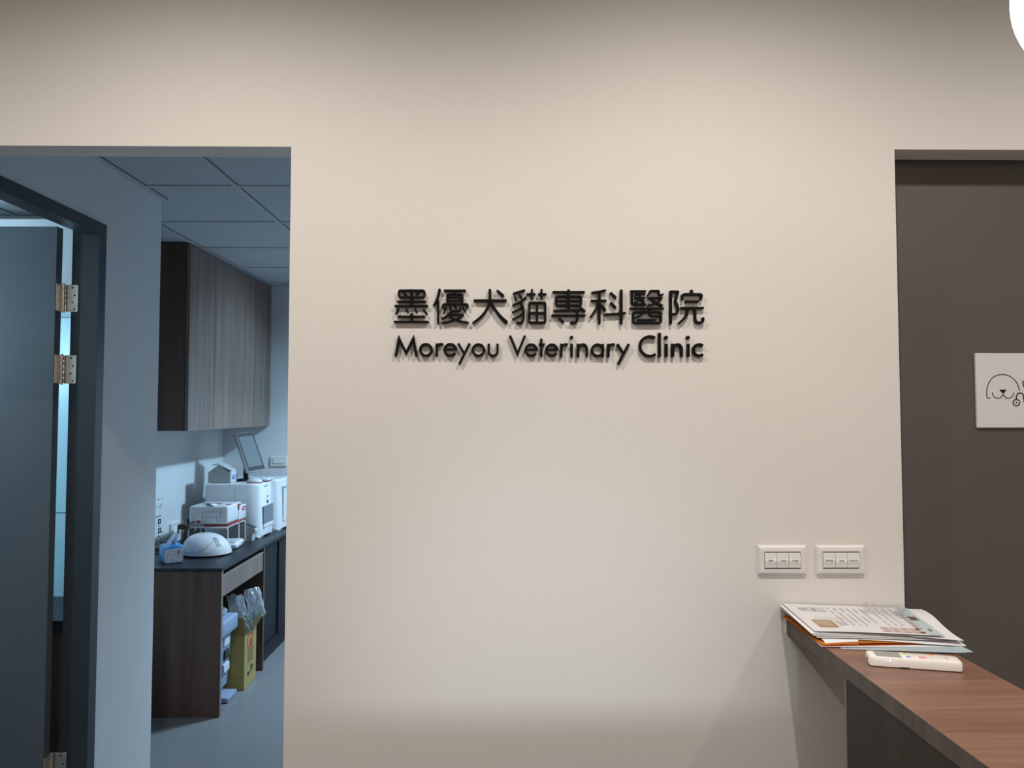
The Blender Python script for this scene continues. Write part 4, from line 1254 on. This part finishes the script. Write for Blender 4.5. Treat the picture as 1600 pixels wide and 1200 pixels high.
t = thing('instruction_poster', 'white instruction sheet with small pictures on the lab side wall above the tissue pack', 'poster', (SX + .001, 4.55, .80))
mk('sheet', B(SX + .0005, SX + .0012, 4.45, 4.755, .782, 1.21), M['labwall'], t, world=True)
bm = nb(); random.seed(5)
for (y0_, z0_, sy_, sz_) in ((4.63, .905, .035, .030), (4.635, .852, .035, .030)):
    b2 = nb(); box(b2, SX + .0012, SX + .0024, y0_, y0_ + sy_, z0_, z0_ + sz_)
    box(b2, SX + .0024, SX + .0028, y0_ + .009, y0_ + .022, z0_ + .006, z0_ + .024, mi=1)
    mk('picture', b2, [M['ink'], M['paper_g']], t, world=True)
box(bm, SX + .0013, SX + .0022, 4.50, 4.665, .951, .955)
for k in range(26):
    y = random.uniform(4.48, 4.68); z = .79 + .02 * random.randint(0, 13)
    if abs(z - .93) < .015 and y > 4.6: continue
    box(bm, SX + .0013, SX + .0022, y, y + random.uniform(.006, .022), z, z + .006)
box(bm, SX + .0013, SX + .0022, 4.665, 4.672, 1.010, 1.022); box(bm, SX + .0013, SX + .0022, 4.648, 4.656, .998, 1.010)
mk('printed_text', bm, M['ink'], t, world=True)

# switch on the far wall
t = thing('wall_switch', 'white single switch plate on the far lab wall beside the monitor', 'light switch', (-1.64, FY, 1.172))
bm = nb(); box(bm, -1.70, -1.58, FY - .010, FY - .0005, 1.175, 1.247, .003, 2); mk('frame', bm, M['plate'], t, world=True)
mk('backing', B(-1.684, -1.596, FY - .0112, FY - .0098, 1.192, 1.232), M['grey_pl'], t, world=True)
mk('rocker', B(-1.681, -1.599, FY - .014, FY - .0108, 1.195, 1.229, .001, 1), M['plate'], t, world=True)

# ------------------------------------------------ pedal bin
t = thing('pedal_bin', 'blue-grey plastic pedal bin standing behind the walnut end panel', 'bin', (-1.68, 4.28, 0))
bm = nb()
a = [(-1.845, 4.17), (-1.51, 4.17), (-1.51, 4.37), (-1.845, 4.37)]
prof = [(0.075, .90), (.36, 1.0)]
rg = []
for (z, k) in prof:
    rg.append([bm.verts.new((-1.68 + (p.x + 1.68) * k, 4.27 + (p.y - 4.27) * k, z)) for p in round_poly(a, .02, True, 4)])
for p, q in zip(rg, rg[1:]):
    for i in range(len(p)): bm.faces.new((p[i], p[(i + 1) % len(p)], q[(i + 1) % len(p)], q[i]))
bm.faces.new(rg[0][::-1]); bm.faces.new(rg[-1]); mk('bucket', bm, M['bin'], t, world=True, smooth=True)
mk('lid', B(-1.86, -1.487, 4.155, 4.405, .362, .448, .012, 3), M['bin'], t, world=True, smooth=True)
mk('base', B(-1.82, -1.545, 4.19, 4.35, .004, .073, .006, 2), M['bin'], t, world=True, smooth=True)
mk('pedal', B(-1.56, -1.482, 4.24, 4.385, .004, .030, .005, 2), M['bin'], t, world=True)
for (z0_, z1_) in ((.30, .345), (.16, .20)): mk('label_sticker', B(-1.519, -1.5075, 4.25, 4.33, z0_, z1_), M['bin2'], t, world=True)
bm = nb(); box(bm, -1.52, -1.5065, 4.262, 4.318, .225, .275); mk('picture_sticker', bm, M['dgrey_pl'], t, world=True)

# ------------------------------------------------ carton with bag
KX0, KX1, KY0, KY1, KH = -1.70, -1.461, 4.438, 4.645, .302
t = thing('cardboard_carton', 'tall yellow-brown cardboard carton with open flaps under the desk', 'box', (-1.58, 4.54, 0))
bm = nb(); th = .004
box(bm, KX0, KX1, KY0, KY0 + th, .002, KH); box(bm, KX0, KX1, KY1 - th, KY1, .002, KH)
box(bm, KX0, KX0 + th, KY0 + th, KY1 - th, .002, KH); box(bm, KX1 - th, KX1, KY0 + th, KY1 - th, .002, KH); box(bm, KX0 + th, KX1 - th, KY0 + th, KY1 - th, .002, .006)
mk('body', bm, M['carton'], t, world=True)


def flap(p0, p1, p2, p3, th=.0035):
    bm = nb(); v = [bm.verts.new(p) for p in (p0, p1, p2, p3)]; bm.faces.new(v)
    bmesh.ops.solidify(bm, geom=bm.faces[:], thickness=th); return bm


o = mk('flap', flap((KX0, KY0 + .001, KH), (KX1, KY0 + .001, KH), (KX1 - .012, KY0 + .012, KH + .10), (KX0, KY0 + .012, KH + .10)), M['carton'], t, world=True)
o = mk('flap', flap((KX1 - .001, KY0, KH), (KX1 - .001, KY1, KH), (KX1 + .050, KY1 + .02, KH + .085), (KX1 + .045, KY0 + .08, KH + .10)), M['carton_in'], t, world=True)
bm = nb()
f_ = lambda u, v, d_: (d_, u, v)
xx0, xx1 = KX1 - .0005, KX1 + .0008
stroke(bm, [(4.49, .222), (4.565, .222), (4.565, .292), (4.49, .292)], .012, f_, xx0, xx1, closed=True)
box(bm, xx0, xx1, 4.525, 4.562, .230, .262)
o = mk('red_mark', bm, M['redlabel'], t, world=True)
bm = nb(); random.seed(2)
for k in range(9):
    y = 4.492
    while y < 4.585:
        l = random.uniform(.006, .02); box(bm, xx0, xx1, y, min(y + l, 4.59), .205 - k * .009, .209 - k * .009); y += l + .004
for k in range(4): box(bm, xx0, xx1, 4.545 + .012 * k, 4.552 + .012 * k, .065 + .006 * k, .115 - .004 * k)
box(bm, xx0, xx1, 4.492, 4.525, .06, .082)
mk('printed_text', bm, M['seam'], t, world=True)
bm = nb()
stroke(bm, [(-1.60, .315), (-1.555, .315), (-1.555, .355), (-1.60, .355)], .004, f3, KY0 - .0006, KY0 + .003, closed=True)
box(bm, -1.585, -1.57, KY0 - .0006, KY0 + .002, .323, .347); box(bm, -1.60, -1.555, KY0 - .0006, KY0 + .002, .292, .304)
mk('handling_mark', bm, M['seam'], t, world=True)


def bag_patch(bm, cs, bulge, seed, amp=.012, n=22):
    """a closed, loosely filled film pillow between four corner points"""
    A, Bc, C, D = [Vector(c) for c in cs]; bl = Vector(bulge)
    for sgn in (1, -.6):
        g = []
        for j in range(n + 1):
            r = []
            for i in range(n + 1):
                u, v = i / n, j / n
                p = (A * (1 - u) + Bc * u) * (1 - v) + (D * (1 - u) + C * u) * v
                e_ = (4 * u * (1 - u)) ** .6 * (4 * v * (1 - v)) ** .6
                q = noise.noise(Vector((u * 4.5, v * 3.2, seed))); q2 = abs(noise.noise(Vector((u * 8 + v * 3, v * 6, seed + 5))))
                edge = Vector((noise.noise(Vector((u * 3, v * 3, seed + 9))), 0, noise.noise(Vector((u * 3, v * 3, seed + 20))))) * .018
                r.append(bm.verts.new(p + edge + bl * sgn * e_ + bl.normalized() * ((q * amp * 1.4 - q2 * amp * 2.2) * sgn * e_ ** .5)))
            g.append(r)
        for j in range(n):
            for i in range(n): bm.faces.new((g[j][i], g[j][i + 1], g[j + 1][i + 1], g[j + 1][i]))


bm = nb()
bag_patch(bm, [at(382, 921, Y=4.58), at(405, 917, Y=4.60), at(416, 958, Y=4.62), at(391, 978, Y=4.60)], (.02, -.05, .01), 1.0)
bag_patch(bm, [at(352, 930, Y=4.52), at(378, 929, Y=4.52), at(392, 972, Y=4.56), at(366, 985, Y=4.54)], (.01, -.045, .02), 4.0)
bag_patch(bm, [at(372, 962, Y=4.50), at(402, 948, Y=4.58), at(398, 985, Y=4.60), at(381, 1004, Y=4.50)], (.015, -.02, .02), 7.0, .02)
o = mk('plastic_bag', bm, M['bag'], smooth=True); tag(o, 'crumpled clear plastic bag bulging out of the yellow-brown carton', 'bag')
bm = nb()
bag_patch(bm, [(-1.74, 4.20, .462), (-1.74, 4.37, .466), (-1.535, 4.37, .468), (-1.535, 4.20, .464)], (0, 0, .085), 12.0, .010)
for v in bm.verts: v.co.z = max(v.co.z, .4495)
o = mk('plastic_bag', bm, M['bag'], smooth=True); tag(o, 'clear plastic bag lying on the lid of the blue-grey bin', 'bag')
